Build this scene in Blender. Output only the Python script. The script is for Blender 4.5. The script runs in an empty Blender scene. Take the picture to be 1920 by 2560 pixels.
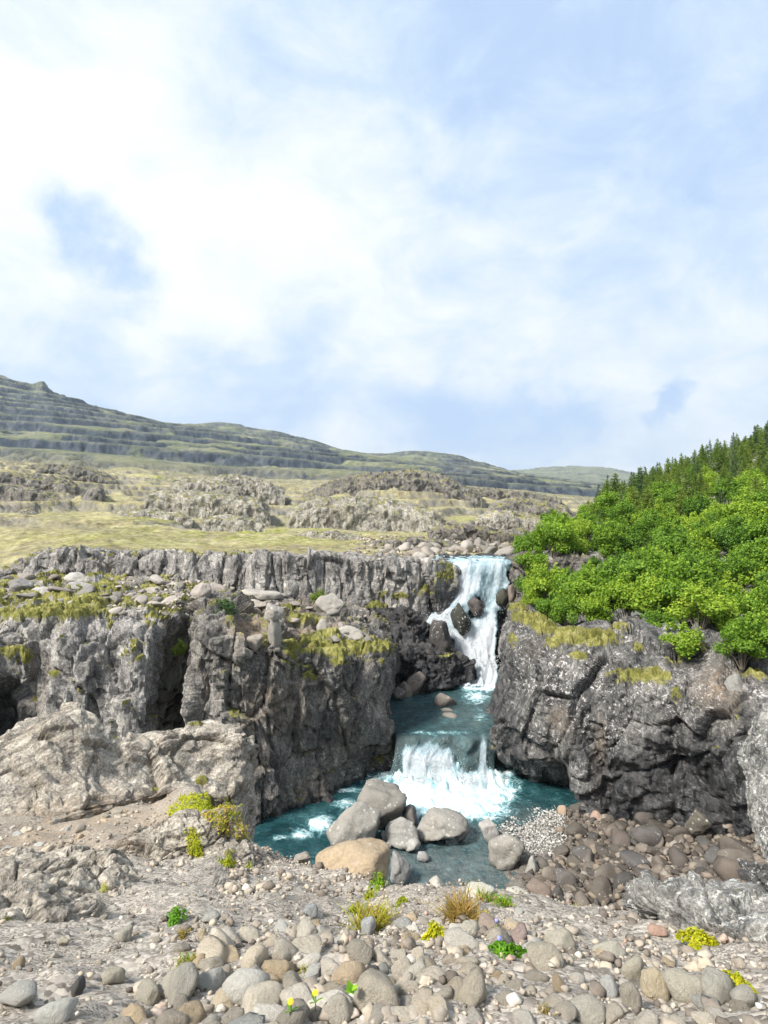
import bpy, bmesh, math, random
import numpy as np

random.seed(7)
RNG = np.random.default_rng(11)
SC = bpy.context.scene
COL = SC.collection
R = math.radians

# ------------------------------------------------------------------ camera
# world: metres, z = 0 is the lower pool, the viewer stands 15.5 m above it
CAMZ = 15.5
FPX = 1500.0            # focal length measured in pixels of the 1920 x 2560 photograph
cam_d = bpy.data.cameras.new('camera')
cam = bpy.data.objects.new('camera', cam_d)
COL.objects.link(cam)
cam.location = (0, 0, CAMZ)
cam.rotation_euler = (R(90), 0, 0)
cam_d.sensor_fit = 'VERTICAL'
cam_d.sensor_height = 36.0
cam_d.sensor_width = 27.0
cam_d.lens = 36.0 * FPX / 2560.0
cam_d.clip_start = 0.05
cam_d.clip_end = 20000
SC.camera = cam
SC.render.resolution_x, SC.render.resolution_y = 768, 1024

# ------------------------------------------------------------------ node helper
class NT:
    def __init__(s, tree):
        s.t = tree
    def n(s, typ, ins=None, **props):
        nd = s.t.nodes.new(typ)
        for k, v in props.items():
            setattr(nd, k, v)
        for k, v in (ins or {}).items():
            s.put(nd, k, v)
        return nd
    def put(s, nd, k, v):
        sock = nd.inputs[k]
        if isinstance(v, bpy.types.NodeSocket):
            s.t.links.new(v, sock)
        elif isinstance(v, bpy.types.Node):
            s.t.links.new(v.outputs[0], sock)
        else:
            sock.default_value = v
    def math(s, op, a, b=None, c=None, clamp=False):
        nd = s.n('ShaderNodeMath', operation=op, use_clamp=clamp)
        s.put(nd, 0, a)
        if b is not None: s.put(nd, 1, b)
        if c is not None: s.put(nd, 2, c)
        return nd.outputs[0]
    def vmath(s, op, a, b=None, out=0):
        nd = s.n('ShaderNodeVectorMath', operation=op)
        s.put(nd, 0, a)
        if b is not None: s.put(nd, 1, b)
        return nd.outputs[out]
    def mix(s, f, a, b):
        nd = s.n('ShaderNodeMix', data_type='RGBA')
        s.put(nd, 0, f); s.put(nd, 6, a); s.put(nd, 7, b)
        return nd.outputs[2]
    def mapr(s, v, a, b, c=0.0, d=1.0, smooth=True):
        nd = s.n('ShaderNodeMapRange', interpolation_type='SMOOTHSTEP' if smooth else 'LINEAR')
        s.put(nd, 0, v)
        for i, x in enumerate((a, b, c, d)): nd.inputs[i + 1].default_value = x
        return nd.outputs[0]
    def noise(s, vec, scale, detail=4, rough=0.55, dist=0.0, out=0):
        nd = s.n('ShaderNodeTexNoise', {'Scale': scale, 'Detail': detail, 'Roughness': rough, 'Distortion': dist})
        if vec is not None: s.put(nd, 'Vector', vec)
        return nd.outputs[out]
    def voro(s, vec, scale, feature='F1', out='Distance', rand=1.0):
        nd = s.n('ShaderNodeTexVoronoi', {'Scale': scale, 'Randomness': rand}, feature=feature)
        s.put(nd, 'Vector', vec)
        return nd.outputs[out]
    def ramp(s, f, stops):
        nd = s.n('ShaderNodeValToRGB')
        cr = nd.color_ramp
        while len(cr.elements) < len(stops): cr.elements.new(0.5)
        for e, (p, c) in zip(cr.elements, stops):
            e.position = p; e.color = (*c, 1)
        s.put(nd, 0, f)
        return nd.outputs[0]
    def attr(s, name, out='Fac'):
        return s.n('ShaderNodeAttribute', attribute_name=name).outputs[out]
    def scalev(s, vec, xyz):
        return s.vmath('MULTIPLY', vec, xyz)

# ------------------------------------------------------------------ world: pale summer sky with thin cloud
SUN_EL, SUN_AZ = R(46), R(-128)        # azimuth measured from +Y (the view direction) towards +X
world = bpy.data.worlds.new('World')
SC.world = world
world.use_nodes = True
wt = NT(world.node_tree)
world.node_tree.nodes.clear()
sky = wt.n('ShaderNodeTexSky', sky_type='NISHITA', sun_disc=False, sun_elevation=SUN_EL,
           sun_rotation=SUN_AZ, altitude=50, air_density=1.0, dust_density=1.6, ozone_density=1.0)
tc = wt.n('ShaderNodeTexCoord').outputs['Generated']
dirn = wt.vmath('NORMALIZE', tc)
sep = wt.n('ShaderNodeSeparateXYZ', {0: dirn})
zc = wt.math('MAXIMUM', sep.outputs[2], 0.0)
den = wt.math('ADD', zc, 0.16)
px = wt.math('DIVIDE', sep.outputs[0], den)
py = wt.math('DIVIDE', sep.outputs[1], den)
cp = wt.n('ShaderNodeCombineXYZ', {0: px, 1: py, 2: 0.0}).outputs[0]
# cloud drift runs obliquely
cpr = wt.n('ShaderNodeMapping', {'Vector': cp, 'Rotation': (0, 0, R(32)), 'Scale': (0.62, 1.15, 1), 'Location': (3.1, 1.7, 0.4)}).outputs[0]
dst = wt.n('ShaderNodeMapping', {'Vector': dirn, 'Rotation': (0, R(-28), 0), 'Scale': (1.0, 1.0, 1.7), 'Location': (0.35, 0.2, 0.6)}).outputs[0]
n1 = wt.noise(dst, 2.3, 6, 0.55, 0.4)
n2 = wt.noise(dst, 6.5, 7, 0.64, 0.5)
n3 = wt.noise(cpr, 0.9, 5, 0.55, 0.3)
nsum = wt.math('MULTIPLY_ADD', n1, 0.60, wt.math('MULTIPLY_ADD', n2, 0.56, wt.math('MULTIPLY', n3, 0.26)))
wd = wt.n('ShaderNodeTexNoise', {'Vector': dirn, 'Scale': 5.5, 'Detail': 6.0, 'Roughness': 0.62}).outputs['Color']
wdir = wt.vmath('ADD', dirn, wt.vmath('MULTIPLY', wt.vmath('SUBTRACT', wd, (0.5, 0.5, 0.5)), (0.34, 0.34, 0.26)))
def pdir(u, v):
    d = np.array([(u - 960) / FPX, 1.0, -(v - 1280) / FPX]); d /= np.linalg.norm(d)
    return tuple(float(q) for q in d)
def blob(u, v, rad, amp, flat=1.0):
    dist = wt.vmath('LENGTH', wt.vmath('MULTIPLY', wt.vmath('SUBTRACT', wdir, pdir(u, v)), (1.0, 1.0, flat)), out=1)
    g = wt.mapr(dist, 0.0, rad, amp, 0.0)
    return g
acc = nsum
for (u, v, rad, amp, *fl) in [
        (40, 430, 0.50, 0.15), (640, 720, 0.40, 0.09), (330, 330, 0.3, 0.02), (250, 650, 0.12, -0.40), (780, 120, 0.42, -0.08),
        (1780, 250, 0.50, -0.15), (1500, 120, 0.30, -0.06), (600, 1000, 0.20, -0.22, 1.4), (1130, 1040, 0.22, -0.24, 1.8), (230, 980, 0.18, -0.14, 1.4), (1400, 1010, 0.12, -0.20, 2.0), (860, 930, 0.12, -0.10), (1420, 1110, 0.14, -0.06), (980, 1150, 0.16, 0.06), (1560, 930, 0.14, 0.08), (400, 880, 0.10, 0.06),
        (1720, 985, 0.075, -0.34, 2.6), (1450, 640, 0.34, -0.04), (880, 560, 0.3, 0.12), (760, 800, 0.11, -0.14),
        (1300, 900, 0.2, 0.08), (1000, 1130, 0.25, 0.02), (100, 900, 0.2, -0.10)]:
    acc = wt.math('ADD', acc, blob(u, v, rad, amp, *fl))
cover = wt.mapr(acc, 0.41, 0.94)
lum = wt.ramp(cover, [(0.0, (2.25, 2.95, 4.1)), (0.30, (2.8, 3.42, 4.25)), (0.60, (3.5, 3.9, 4.35)), (1.0, (4.4, 4.5, 4.6))])
thick = wt.mapr(cover, 0.0, 0.25, 0.93, 0.99)
skyc = wt.mix(thick, sky.outputs[0], lum)
# ground half of the sphere: dull green-grey, as the land beyond would be
below = wt.mapr(sep.outputs[2], -0.03, 0.0)
skyc = wt.mix(below, (1.3, 1.4, 1.2, 1), skyc)
bg = wt.n('ShaderNodeBackground', {'Color': skyc, 'Strength': 0.1})
wo = wt.n('ShaderNodeOutputWorld', {'Surface': bg})

# ------------------------------------------------------------------ sun behind thin cloud: soft shadows
sun_d = bpy.data.lights.new('sun', 'SUN')
sun_d.energy = 3.0
sun_d.angle = R(11)
sun_d.color = (1.0, 0.955, 0.88)
sun = bpy.data.objects.new('sun', sun_d)
COL.objects.link(sun)
from mathutils import Vector
sdir = Vector((math.sin(SUN_AZ) * math.cos(SUN_EL), math.cos(SUN_AZ) * math.cos(SUN_EL), math.sin(SUN_EL)))
sun.rotation_euler = sdir.to_track_quat('Z', 'Y').to_euler()
sun.location = (-60, 20, 80)

# ------------------------------------------------------------------ exposure
SC.view_settings.view_transform = 'Standard'
SC.view_settings.look = 'None'
SC.view_settings.exposure = 1.28
SC.view_settings.gamma = 1.0
SC.view_settings.use_curve_mapping = False
SC.cycles.max_bounces = 6
SC.cycles.diffuse_bounces = 3
SC.cycles.transparent_max_bounces = 16
SC.cycles.volume_bounces = 0
SC.cycles.use_adaptive_sampling = True
SC.cycles.adaptive_threshold = 0.02
SC.cycles.use_denoising = True
SC.cycles.denoising_prefilter = 'ACCURATE'

# ================================================================== noise in numpy
_perm = np.random.default_rng(5).permutation(256)
PERM = np.concatenate([_perm, _perm, _perm]).astype(np.int32)
_g = np.random.default_rng(6).normal(size=(256, 3)); _g /= np.linalg.norm(_g, axis=1)[:, None]
GRAD = _g.astype(np.float32)
RND = np.random.default_rng(8).random((256, 4)).astype(np.float32)
RV = np.random.default_rng(9).normal(size=(256, 3)).astype(np.float32)
RV /= np.linalg.norm(RV, axis=1)[:, None]

def hsh(ix, iy, iz):
    return PERM[PERM[PERM[ix & 255] + (iy & 255)] + (iz & 255)]

def perlin(P):
    P = np.asarray(P, dtype=np.float32)
    sh = P.shape[:-1]; P = P.reshape(-1, 3)
    I = np.floor(P).astype(np.int32); F = P - I
    W = F * F * F * (F * (F * 6 - 15) + 10)
    out = np.zeros(len(P), np.float32)
    for dx in (0, 1):
        wx = W[:, 0] if dx else 1 - W[:, 0]
        for dy in (0, 1):
            wy = W[:, 1] if dy else 1 - W[:, 1]
            for dz in (0, 1):
                wz = W[:, 2] if dz else 1 - W[:, 2]
                G = GRAD[hsh(I[:, 0] + dx, I[:, 1] + dy, I[:, 2] + dz)]
                d = G[:, 0] * (F[:, 0] - dx) + G[:, 1] * (F[:, 1] - dy) + G[:, 2] * (F[:, 2] - dz)
                out += d * wx * wy * wz
    return (out * 1.5).reshape(sh)

def fbm(P, octv=4, gain=0.5, off=0.0):
    P = np.asarray(P, dtype=np.float32) + off
    a, s, f = 1.0, 0.0, 1.0
    for i in range(octv):
        s = s + a * perlin(P * f + 17.3 * i); f *= 2.03; a *= gain
    return s

def ridged(P, octv=4, gain=0.55, off=0.0):
    P = np.asarray(P, dtype=np.float32) + off
    a, s, f, t = 1.0, 0.0, 1.0, 0.0
    for i in range(octv):
        s = s + a * (1 - np.abs(perlin(P * f + 11.1 * i)) * 1.6); t += a; f *= 2.1; a *= gain
    return s / t

def worley(P):
    P = np.asarray(P, dtype=np.float32); sh = P.shape[:-1]; P = P.reshape(-1, 3)
    I = np.floor(P).astype(np.int32)
    n = len(P)
    f1 = np.full(n, 9.0, np.float32); f2 = np.full(n, 9.0, np.float32)
    cid = np.zeros(n, np.int32); vec = np.zeros((n, 3), np.float32)
    for dx in (-1, 0, 1):
        for dy in (-1, 0, 1):
            for dz in (-1, 0, 1):
                h = hsh(I[:, 0] + dx, I[:, 1] + dy, I[:, 2] + dz)
                C = I + np.array([dx, dy, dz], np.int32) + RND[h, :3]
                V = P - C
                d = np.sqrt((V * V).sum(1))
                near = d < f1
                f2 = np.where(near, f1, np.minimum(f2, d))
                f1 = np.where(near, d, f1)
                cid = np.where(near, h, cid)
                vec = np.where(near[:, None], V, vec)
    return f1.reshape(sh), f2.reshape(sh), cid.reshape(sh), vec.reshape(sh + (3,))

def sstep(x, a, b):
    t = np.clip((x - a) / (b - a), 0, 1)
    return t * t * (3 - 2 * t)

def px_of(P):
    y = np.maximum(P[..., 1], 0.05)
    return 960 + FPX * P[..., 0] / y, 1280 - FPX * (P[..., 2] - CAMZ) / y

def at(u, v, D):
    return np.array([(u - 960) / FPX * D, D, CAMZ - (v - 1280) / FPX * D])

def hermite(ctrl, t):
    """ctrl [n, k], t in 0..n-1 : Catmull-Rom"""
    n = len(ctrl)
    i = np.clip(np.floor(t).astype(int), 0, n - 2); f = (t - i)[:, None]
    p1, p2 = ctrl[i], ctrl[i + 1]
    m = np.zeros_like(ctrl)
    m[1:-1] = (ctrl[2:] - ctrl[:-2]) * 0.42
    m[0] = (ctrl[1] - ctrl[0]) * 0.8; m[-1] = (ctrl[-1] - ctrl[-2]) * 0.8
    m1, m2 = m[i], m[i + 1]
    f2, f3 = f * f, f * f * f
    return (2*f3 - 3*f2 + 1) * p1 + (f3 - 2*f2 + f) * m1 + (-2*f3 + 3*f2) * p2 + (f3 - f2) * m2

def spread(lengths, n):
    c = np.concatenate([[0], np.cumsum(np.maximum(lengths, 1e-4))])
    return np.interp(np.linspace(0, c[-1], n), c, np.arange(len(c)))

def loft(net, res, maxn=420):
    """net [nc, nr, 3] control points -> dense grid [NC, NR, 3]"""
    net = np.asarray(net, float)
    lc = np.linalg.norm(np.diff(net, axis=0), axis=2).mean(1)
    lr = np.linalg.norm(np.diff(net, axis=1), axis=2).mean(0)
    nc = int(min(maxn, max(4, lc.sum() / res))); nr = int(min(maxn, max(4, lr.sum() / res)))
    tc, tr = spread(lc, nc), spread(lr, nr)
    k = net.shape[1]
    A = hermite(net.reshape(len(net), -1), tc).reshape(nc, k, 3)
    B = hermite(A.transpose(1, 0, 2).reshape(k, -1), tr).reshape(nr, nc, 3)
    return B.transpose(1, 0, 2)

def normals(V):
    a = np.gradient(V, axis=0); b = np.gradient(V, axis=1)
    N = np.cross(a, b); N /= np.linalg.norm(N, axis=-1)[..., None] + 1e-9
    return N

# ================================================================== mesh helpers
def raw_mesh(name, V, loops, starts, totals, smooth=True, attrs=None, uv=None):
    me = bpy.data.meshes.new(name)
    V = np.ascontiguousarray(V, np.float32).reshape(-1, 3)
    me.vertices.add(len(V)); me.vertices.foreach_set('co', V.ravel())
    me.loops.add(len(loops)); me.loops.foreach_set('vertex_index', np.ascontiguousarray(loops, np.int32))
    me.polygons.add(len(starts)); me.polygons.foreach_set('loop_start', np.ascontiguousarray(starts, np.int32))
    me.update(calc_edges=True)
    me.validate()
    me.polygons.foreach_set('use_smooth', np.full(len(me.polygons), smooth))
    for k, a in (attrs or {}).items():
        at_ = me.attributes.new(k, 'FLOAT', 'POINT')
        at_.data.foreach_set('value', np.ascontiguousarray(a, np.float32).ravel())
    if uv is not None:
        at_ = me.attributes.new('flow', 'FLOAT_VECTOR', 'POINT')
        at_.data.foreach_set('vector', np.ascontiguousarray(uv, np.float32).ravel())
    return me

def grid_mesh(name, V, attrs=None, uv=None, smooth=True):
    nc, nr = V.shape[:2]
    idx = np.arange(nc * nr).reshape(nc, nr)
    q = np.stack([idx[:-1, :-1], idx[1:, :-1], idx[1:, 1:], idx[:-1, 1:]], -1).reshape(-1, 4)
    return raw_mesh(name, V, q.ravel(), np.arange(len(q)) * 4, None, smooth, attrs, uv)

def poly_mesh(name, V, F, smooth=False, attrs=None):
    """faces all of one size, F [n, k]"""
    F = np.asarray(F); k = F.shape[1]
    return raw_mesh(name, V, F.ravel(), np.arange(len(F)) * k, None, smooth, attrs)

def obj(name, me, mat=None, parent=None, label=None, cat=None, group=None, kind=None, loc=None, rot=None, scale=None):
    o = bpy.data.objects.new(name, me)
    COL.objects.link(o)
    if mat is not None and me is not None and len(me.materials) == 0:
        me.materials.append(mat)
    if parent is not None: o.parent = parent
    if label: o['label'] = label
    if cat: o['category'] = cat
    if group: o['group'] = group
    if kind: o['kind'] = kind
    if loc is not None: o.location = [float(q) for q in loc]
    if rot is not None: o.rotation_euler = [float(q) for q in rot]
    if scale is not None: o.scale = [float(q) for q in scale]
    return o

# ================================================================== materials
def new_mat(name):
    m = bpy.data.materials.new(name); m.use_nodes = True
    m.node_tree.nodes.clear()
    return m, NT(m.node_tree)

def finish(m, t, shader):
    t.n('ShaderNodeOutputMaterial', {'Surface': shader})
    return m

MOSS_STOPS = [(0.30, (0.065, 0.070, 0.018)), (0.44, (0.15, 0.15, 0.032)), (0.55, (0.26, 0.245, 0.075)), (0.68, (0.42, 0.385, 0.18))]

PLAIN_MOSS = [(0.25, (0.10, 0.095, 0.04)), (0.45, (0.19, 0.18, 0.075)), (0.62, (0.29, 0.27, 0.12)), (0.8, (0.42, 0.40, 0.23))]
def rock_mat(name, dark, mid, light, lichen=0.5, lichen_col=(0.55, 0.54, 0.50), sc=1.0, bump=0.05, warm=(0.22, 0.15, 0.09), warm_amt=0.35, moss_stops=MOSS_STOPS, stretch=(1, 1, 0.45), dip=0, facet=1.1):
    m, t = new_mat(name)
    pos = t.n('ShaderNodeNewGeometry').outputs['Position']
    ps = t.scalev(t.n('ShaderNodeMapping', {'Vector': pos, 'Rotation': (0, R(dip), 0)}).outputs[0] if dip else pos, stretch)
    a = t.noise(ps, 0.55 * sc, 5, 0.62, 0.3)
    a2 = t.noise(ps, 2.6 * sc, 7, 0.74, 0.5)
    f = t.math('MULTIPLY_ADD', a2, 0.62, t.math('MULTIPLY', a, 0.38))
    col = t.ramp(f, [(0.36, dark), (0.50, mid), (0.63, light)])
    b = t.noise(pos, 0.30 * sc, 3, 0.55, 0.2)
    col = t.mix(t.math('MULTIPLY', t.mapr(b, 0.50, 0.72), warm_amt), col, t.mix(0.5, col, (*warm, 1)))
    # grain
    g = t.noise(pos, 11 * sc, 4, 0.75)
    col = t.mix(t.mapr(g, 0.40, 0.64), t.scalev(col, (0.62, 0.61, 0.60)), t.scalev(col, (1.30, 1.29, 1.27)))
    # fracture facets: every block a tilted plane of its own shade
    def facets(sc_):
        vv = t.n('ShaderNodeTexVoronoi', {'Scale': sc_, 'Vector': t.vmath('ADD', ps, t.scalev(t.noise(pos, sc_ * 0.8, 2, 0.5, out=1), (0.35 / sc_,) * 3))}, feature='F1')
        rel = t.vmath('SUBTRACT', ps, vv.outputs['Position'])
        rv = t.vmath('SUBTRACT', vv.outputs['Color'], (0.5, 0.5, 0.5))
        return t.vmath('DOT_PRODUCT', rel, rv, out=1), t.n('ShaderNodeSeparateColor', {0: vv.outputs['Color']}).outputs[1]
    fa, ca = facets(1.1 * sc); fb, cb = facets(3.4 * sc)
    tint = t.math('MULTIPLY_ADD', ca, 0.30, t.math('MULTIPLY_ADD', cb, 0.34, 0.68))
    col = t.vmath('MULTIPLY', col, t.n('ShaderNodeCombineXYZ', {0: tint, 1: tint, 2: tint}).outputs[0])
    # lichen crusts
    lm = t.noise(pos, 0.7 * sc, 3, 0.6)
    ls = t.noise(pos, 5.0 * sc, 6, 0.78, 0.4)
    lf = t.math('MULTIPLY', t.mapr(ls, 0.545, 0.60), t.mapr(lm, 0.60 - 0.28 * lichen, 0.74 - 0.2 * lichen))
    lat = t.attr('lichen')
    lf = t.math('MULTIPLY', lf, t.math('ADD', lat, min(1.0, lichen)), clamp=True)
    col = t.mix(t.math('MULTIPLY', lf, 0.8), col, (*lichen_col, 1))
    # rust / soil tint
    soil = t.math('MULTIPLY', t.attr('soil'), t.mapr(t.noise(pos, 2.2 * sc, 5, 0.6), 0.30, 0.55), clamp=True)
    scol = t.ramp(t.noise(pos, 7, 5, 0.7), [(0.3, (0.15, 0.10, 0.065)), (0.5, (0.27, 0.195, 0.13)), (0.7, (0.42, 0.33, 0.23))])
    col = t.mix(soil, col, scol)
    # wet stone, and painted shade on the left and right cliffs
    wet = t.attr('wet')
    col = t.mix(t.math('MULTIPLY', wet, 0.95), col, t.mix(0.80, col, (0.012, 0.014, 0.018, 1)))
    # moss
    mo = t.attr('moss')
    mn = t.noise(pos, 3.2 * min(1.0, sc), 5, 0.7, 0.3)
    mf = t.mapr(t.math('ADD', mo, t.math('MULTIPLY_ADD', mn, 1.1, -0.55)), 0.40, 0.56)
    mcol = t.ramp(t.math('MULTIPLY_ADD', t.noise(pos, 1.3 * min(1.0, sc), 5, 0.68, 0.4), 0.75, t.math('MULTIPLY', t.noise(pos, 16, 3, 0.6), 0.25)), moss_stops)
    col = t.mix(mf, col, mcol)
    rough = t.math('MULTIPLY_ADD', wet, -0.48, 0.92)
    rough = t.math('MAXIMUM', rough, t.math('MULTIPLY', mf, 0.95))
    h = t.math('MULTIPLY_ADD', fa, facet, t.math('MULTIPLY_ADD', fb, facet, t.math('MULTIPLY', t.math('MULTIPLY_ADD', a2, 1.0, t.math('MULTIPLY', g, 0.35)), bump * 1.8)))
    h = t.math('ADD', h, t.math('MULTIPLY', t.math('MULTIPLY', mf, t.noise(pos, 26 * min(1.0, sc), 4, 0.7)), 0.05 / min(1.0, sc)))
    bp = t.n('ShaderNodeBump', {'Strength': 1.0, 'Distance': 1.0, 'Height': h})
    sh = t.n('ShaderNodeBsdfPrincipled', {'Base Color': col, 'Roughness': rough, 'Normal': bp, 'Specular IOR Level': 0.3})
    return finish(m, t, sh)

M = {}
M['cliff_grey'] = rock_mat('grey_basalt', (0.097, 0.094, 0.096), (0.252, 0.238, 0.226), (0.472, 0.454, 0.424), 0.55)
M['cliff_brown'] = rock_mat('brown_grey_basalt', (0.058, 0.055, 0.055), (0.145, 0.136, 0.126), (0.291, 0.270, 0.247), 0.55, warm_amt=0.5, warm=(0.17, 0.115, 0.07))
M['cliff_dark'] = rock_mat('dark_basalt', (0.026, 0.027, 0.032), (0.072, 0.071, 0.072), (0.162, 0.150, 0.145), 0.25, lichen_col=(0.34, 0.33, 0.32))
M['cliff_right'] = rock_mat('lichened_dark_basalt', (0.039, 0.040, 0.044), (0.116, 0.114, 0.111), (0.291, 0.280, 0.268), 0.75, lichen_col=(0.70, 0.67, 0.65), warm_amt=0.2)
M['outcrop_pale'] = rock_mat('pale_outcrop', (0.132, 0.124, 0.112), (0.296, 0.279, 0.240), (0.497, 0.466, 0.404), 0.2, sc=0.25, bump=0.15, moss_stops=PLAIN_MOSS)
M['outcrop_dark'] = rock_mat('dark_outcrop', (0.061, 0.061, 0.064), (0.158, 0.146, 0.131), (0.304, 0.286, 0.255), 0.2, sc=0.25, bump=0.15, moss_stops=PLAIN_MOSS)
M['rock_pale'] = rock_mat('pale_weathered_rock', (0.165, 0.147, 0.123), (0.329, 0.298, 0.254), (0.527, 0.487, 0.423), 0.5, sc=2.0, bump=0.035, lichen_col=(0.62, 0.61, 0.58), warm=(0.30, 0.23, 0.15), stretch=(0.35, 0.8, 1.5), dip=32, facet=0.6)
M['rock_lichen'] = rock_mat('grey_lichened_rock', (0.086, 0.086, 0.082), (0.215, 0.211, 0.202), (0.378, 0.369, 0.352), 0.9, sc=3.0, bump=0.022, lichen_col=(0.66, 0.66, 0.62), warm_amt=0.1)

def hill_mat():
    m, t = new_mat('terraced_hillside')
    pos = t.n('ShaderNodeNewGeometry').outputs['Position']
    r = t.attr('riser'); far = t.attr('far')
    a = t.noise(t.scalev(pos, (1, 1, 0.25)), 0.16, 9, 0.68, 0.2)
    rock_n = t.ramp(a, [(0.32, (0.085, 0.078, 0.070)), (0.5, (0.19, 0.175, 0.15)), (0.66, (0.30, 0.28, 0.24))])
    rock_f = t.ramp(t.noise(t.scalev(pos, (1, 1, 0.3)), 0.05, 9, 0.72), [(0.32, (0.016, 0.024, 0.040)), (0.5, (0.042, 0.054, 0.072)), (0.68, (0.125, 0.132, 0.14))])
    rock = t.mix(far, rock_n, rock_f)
    g = t.noise(pos, 0.07, 10, 0.72, 0.3)
    g2 = t.noise(pos, 0.6, 8, 0.75, 0.3)
    gg = t.math('MULTIPLY_ADD', g, 0.40, t.math('MULTIPLY', g2, 0.60))
    grass_n = t.ramp(gg, [(0.36, (0.11, 0.090, 0.050)), (0.44, (0.22, 0.19, 0.095)), (0.52, (0.36, 0.32, 0.16)), (0.62, (0.54, 0.50, 0.31))])
    lush = t.attr('lush')
    lcol = t.ramp(g2, [(0.36, (0.085, 0.10, 0.014)), (0.5, (0.20, 0.225, 0.028)), (0.64, (0.42, 0.42, 0.10))])
    grass_n = t.mix(t.math('MULTIPLY', lush, 0.85, clamp=True), grass_n, lcol)
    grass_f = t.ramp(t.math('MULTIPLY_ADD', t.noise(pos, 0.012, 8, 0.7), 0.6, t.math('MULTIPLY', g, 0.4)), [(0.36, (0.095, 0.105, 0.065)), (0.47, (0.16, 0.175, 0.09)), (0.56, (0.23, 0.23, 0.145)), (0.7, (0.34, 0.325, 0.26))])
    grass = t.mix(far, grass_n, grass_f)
    # bare stones break through the turf
    st = t.math('MULTIPLY', t.mapr(t.noise(pos, 0.7, 8, 0.8, 0.3), 0.50, 0.57), t.mapr(t.noise(pos, 0.06, 4, 0.6), 0.34, 0.52))
    stf = t.math('MULTIPLY', t.mapr(t.noise(pos, 0.10, 8, 0.8, 0.3), 0.49, 0.57), 0.75)
    st = t.math('MAXIMUM', t.math('MULTIPLY', st, t.math('SUBTRACT', 1.0, far)), t.math('MULTIPLY', stf, far))
    st = t.math('MULTIPLY', st, t.math('SUBTRACT', 1.0, lush, clamp=True))
    nz = t.n('ShaderNodeSeparateXYZ', {0: t.n('ShaderNodeNewGeometry').outputs['Normal']}).outputs[2]
    steep = t.mapr(t.math('ADD', nz, t.math('MULTIPLY_ADD', g2, 0.30, -0.15)), 0.80, 0.62)
    rf = t.math('MAXIMUM', t.math('MAXIMUM', r, steep), t.math('MULTIPLY', st, 0.75))
    col = t.mix(rf, grass, rock)
    h = t.math('ADD', t.noise(pos, 0.5, 10, 0.75, 0.3), t.math('MULTIPLY', t.noise(t.scalev(pos, (1, 1, 0.3)), 0.09, 9, 0.7), t.math('MULTIPLY', far, 6.0)))
    bp = t.n('ShaderNodeBump', {'Strength': 0.9, 'Distance': 0.8, 'Height': h})
    sh = t.n('ShaderNodeBsdfPrincipled', {'Base Color': col, 'Roughness': 0.95, 'Normal': bp, 'Specular IOR Level': 0.15})
    return finish(m, t, sh)
M['hill'] = hill_mat()

def gravel_mat(name, stops, tint=(0.22, 0.165, 0.115)):
    m, t = new_mat(name)
    pos = t.n('ShaderNodeNewGeometry').outputs['Position']
    w = t.vmath('ADD', pos, t.scalev(t.noise(pos, 30, 2, 0.5, out=1), (0.012, 0.012, 0.012)))
    def cells(sc):
        nd = t.n('ShaderNodeTexVoronoi', {'Scale': sc, 'Vector': w}, feature='F1')
        s = t.n('ShaderNodeSeparateColor', {0: nd.outputs['Color']})
        return nd.outputs['Distance'], s.outputs[0]
    d1, c1 = cells(34.0); d2, c2 = cells(95.0)
    sel = t.mapr(t.noise(pos, 5, 4, 0.65), 0.44, 0.56)
    cv = t.math('ADD', t.math('MULTIPLY', c1, sel), t.math('MULTIPLY', c2, t.math('SUBTRACT', 1.0, sel)))
    big = t.noise(pos, 1.1, 5, 0.6)
    f = t.math('MULTIPLY_ADD', cv, 0.62, t.math('MULTIPLY', big, 0.38))
    col = t.ramp(f, stops)
    so = t.math('MULTIPLY', t.attr('soil'), t.mapr(t.noise(pos, 1.6, 5, 0.65), 0.28, 0.55), clamp=True)
    col = t.mix(so, col, t.mix(t.math('MULTIPLY', cv, 0.5), (*tint, 1), (0.50, 0.40, 0.28, 1)))
    mo = t.attr('moss')
    mf = t.mapr(t.math('ADD', mo, t.math('MULTIPLY_ADD', t.noise(pos, 7, 6, 0.7), 1.1, -0.55)), 0.42, 0.56)
    mcol = t.ramp(t.noise(pos, 9, 6, 0.7), [(0.3, (0.07, 0.10, 0.008)), (0.5, (0.20, 0.24, 0.012)), (0.7, (0.36, 0.36, 0.04))])
    col = t.mix(mf, col, mcol)
    dd = t.math('ADD', t.math('MULTIPLY', d1, t.math('MULTIPLY', sel, 1.0)), t.math('MULTIPLY', d2, t.math('MULTIPLY', t.math('SUBTRACT', 1.0, sel), 0.45)))
    h = t.math('MULTIPLY_ADD', dd, -1.0, t.math('MULTIPLY', t.noise(pos, 14, 6, 0.7), 0.7))
    bp = t.n('ShaderNodeBump', {'Strength': 0.45, 'Distance': 0.010, 'Height': h})
    sh = t.n('ShaderNodeBsdfPrincipled', {'Base Color': col, 'Roughness': 0.93, 'Normal': bp, 'Specular IOR Level': 0.25})
    return finish(m, t, sh)
M['gravel'] = gravel_mat('foreground_gravel', [(0.2, (0.115, 0.100, 0.084)), (0.42, (0.225, 0.20, 0.172)), (0.6, (0.32, 0.285, 0.245)), (0.85, (0.47, 0.43, 0.375))])
M['bank'] = gravel_mat('dark_bank_gravel', [(0.2, (0.045, 0.040, 0.035)), (0.45, (0.10, 0.090, 0.078)), (0.62, (0.17, 0.155, 0.135)), (0.85, (0.27, 0.25, 0.22))])

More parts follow.
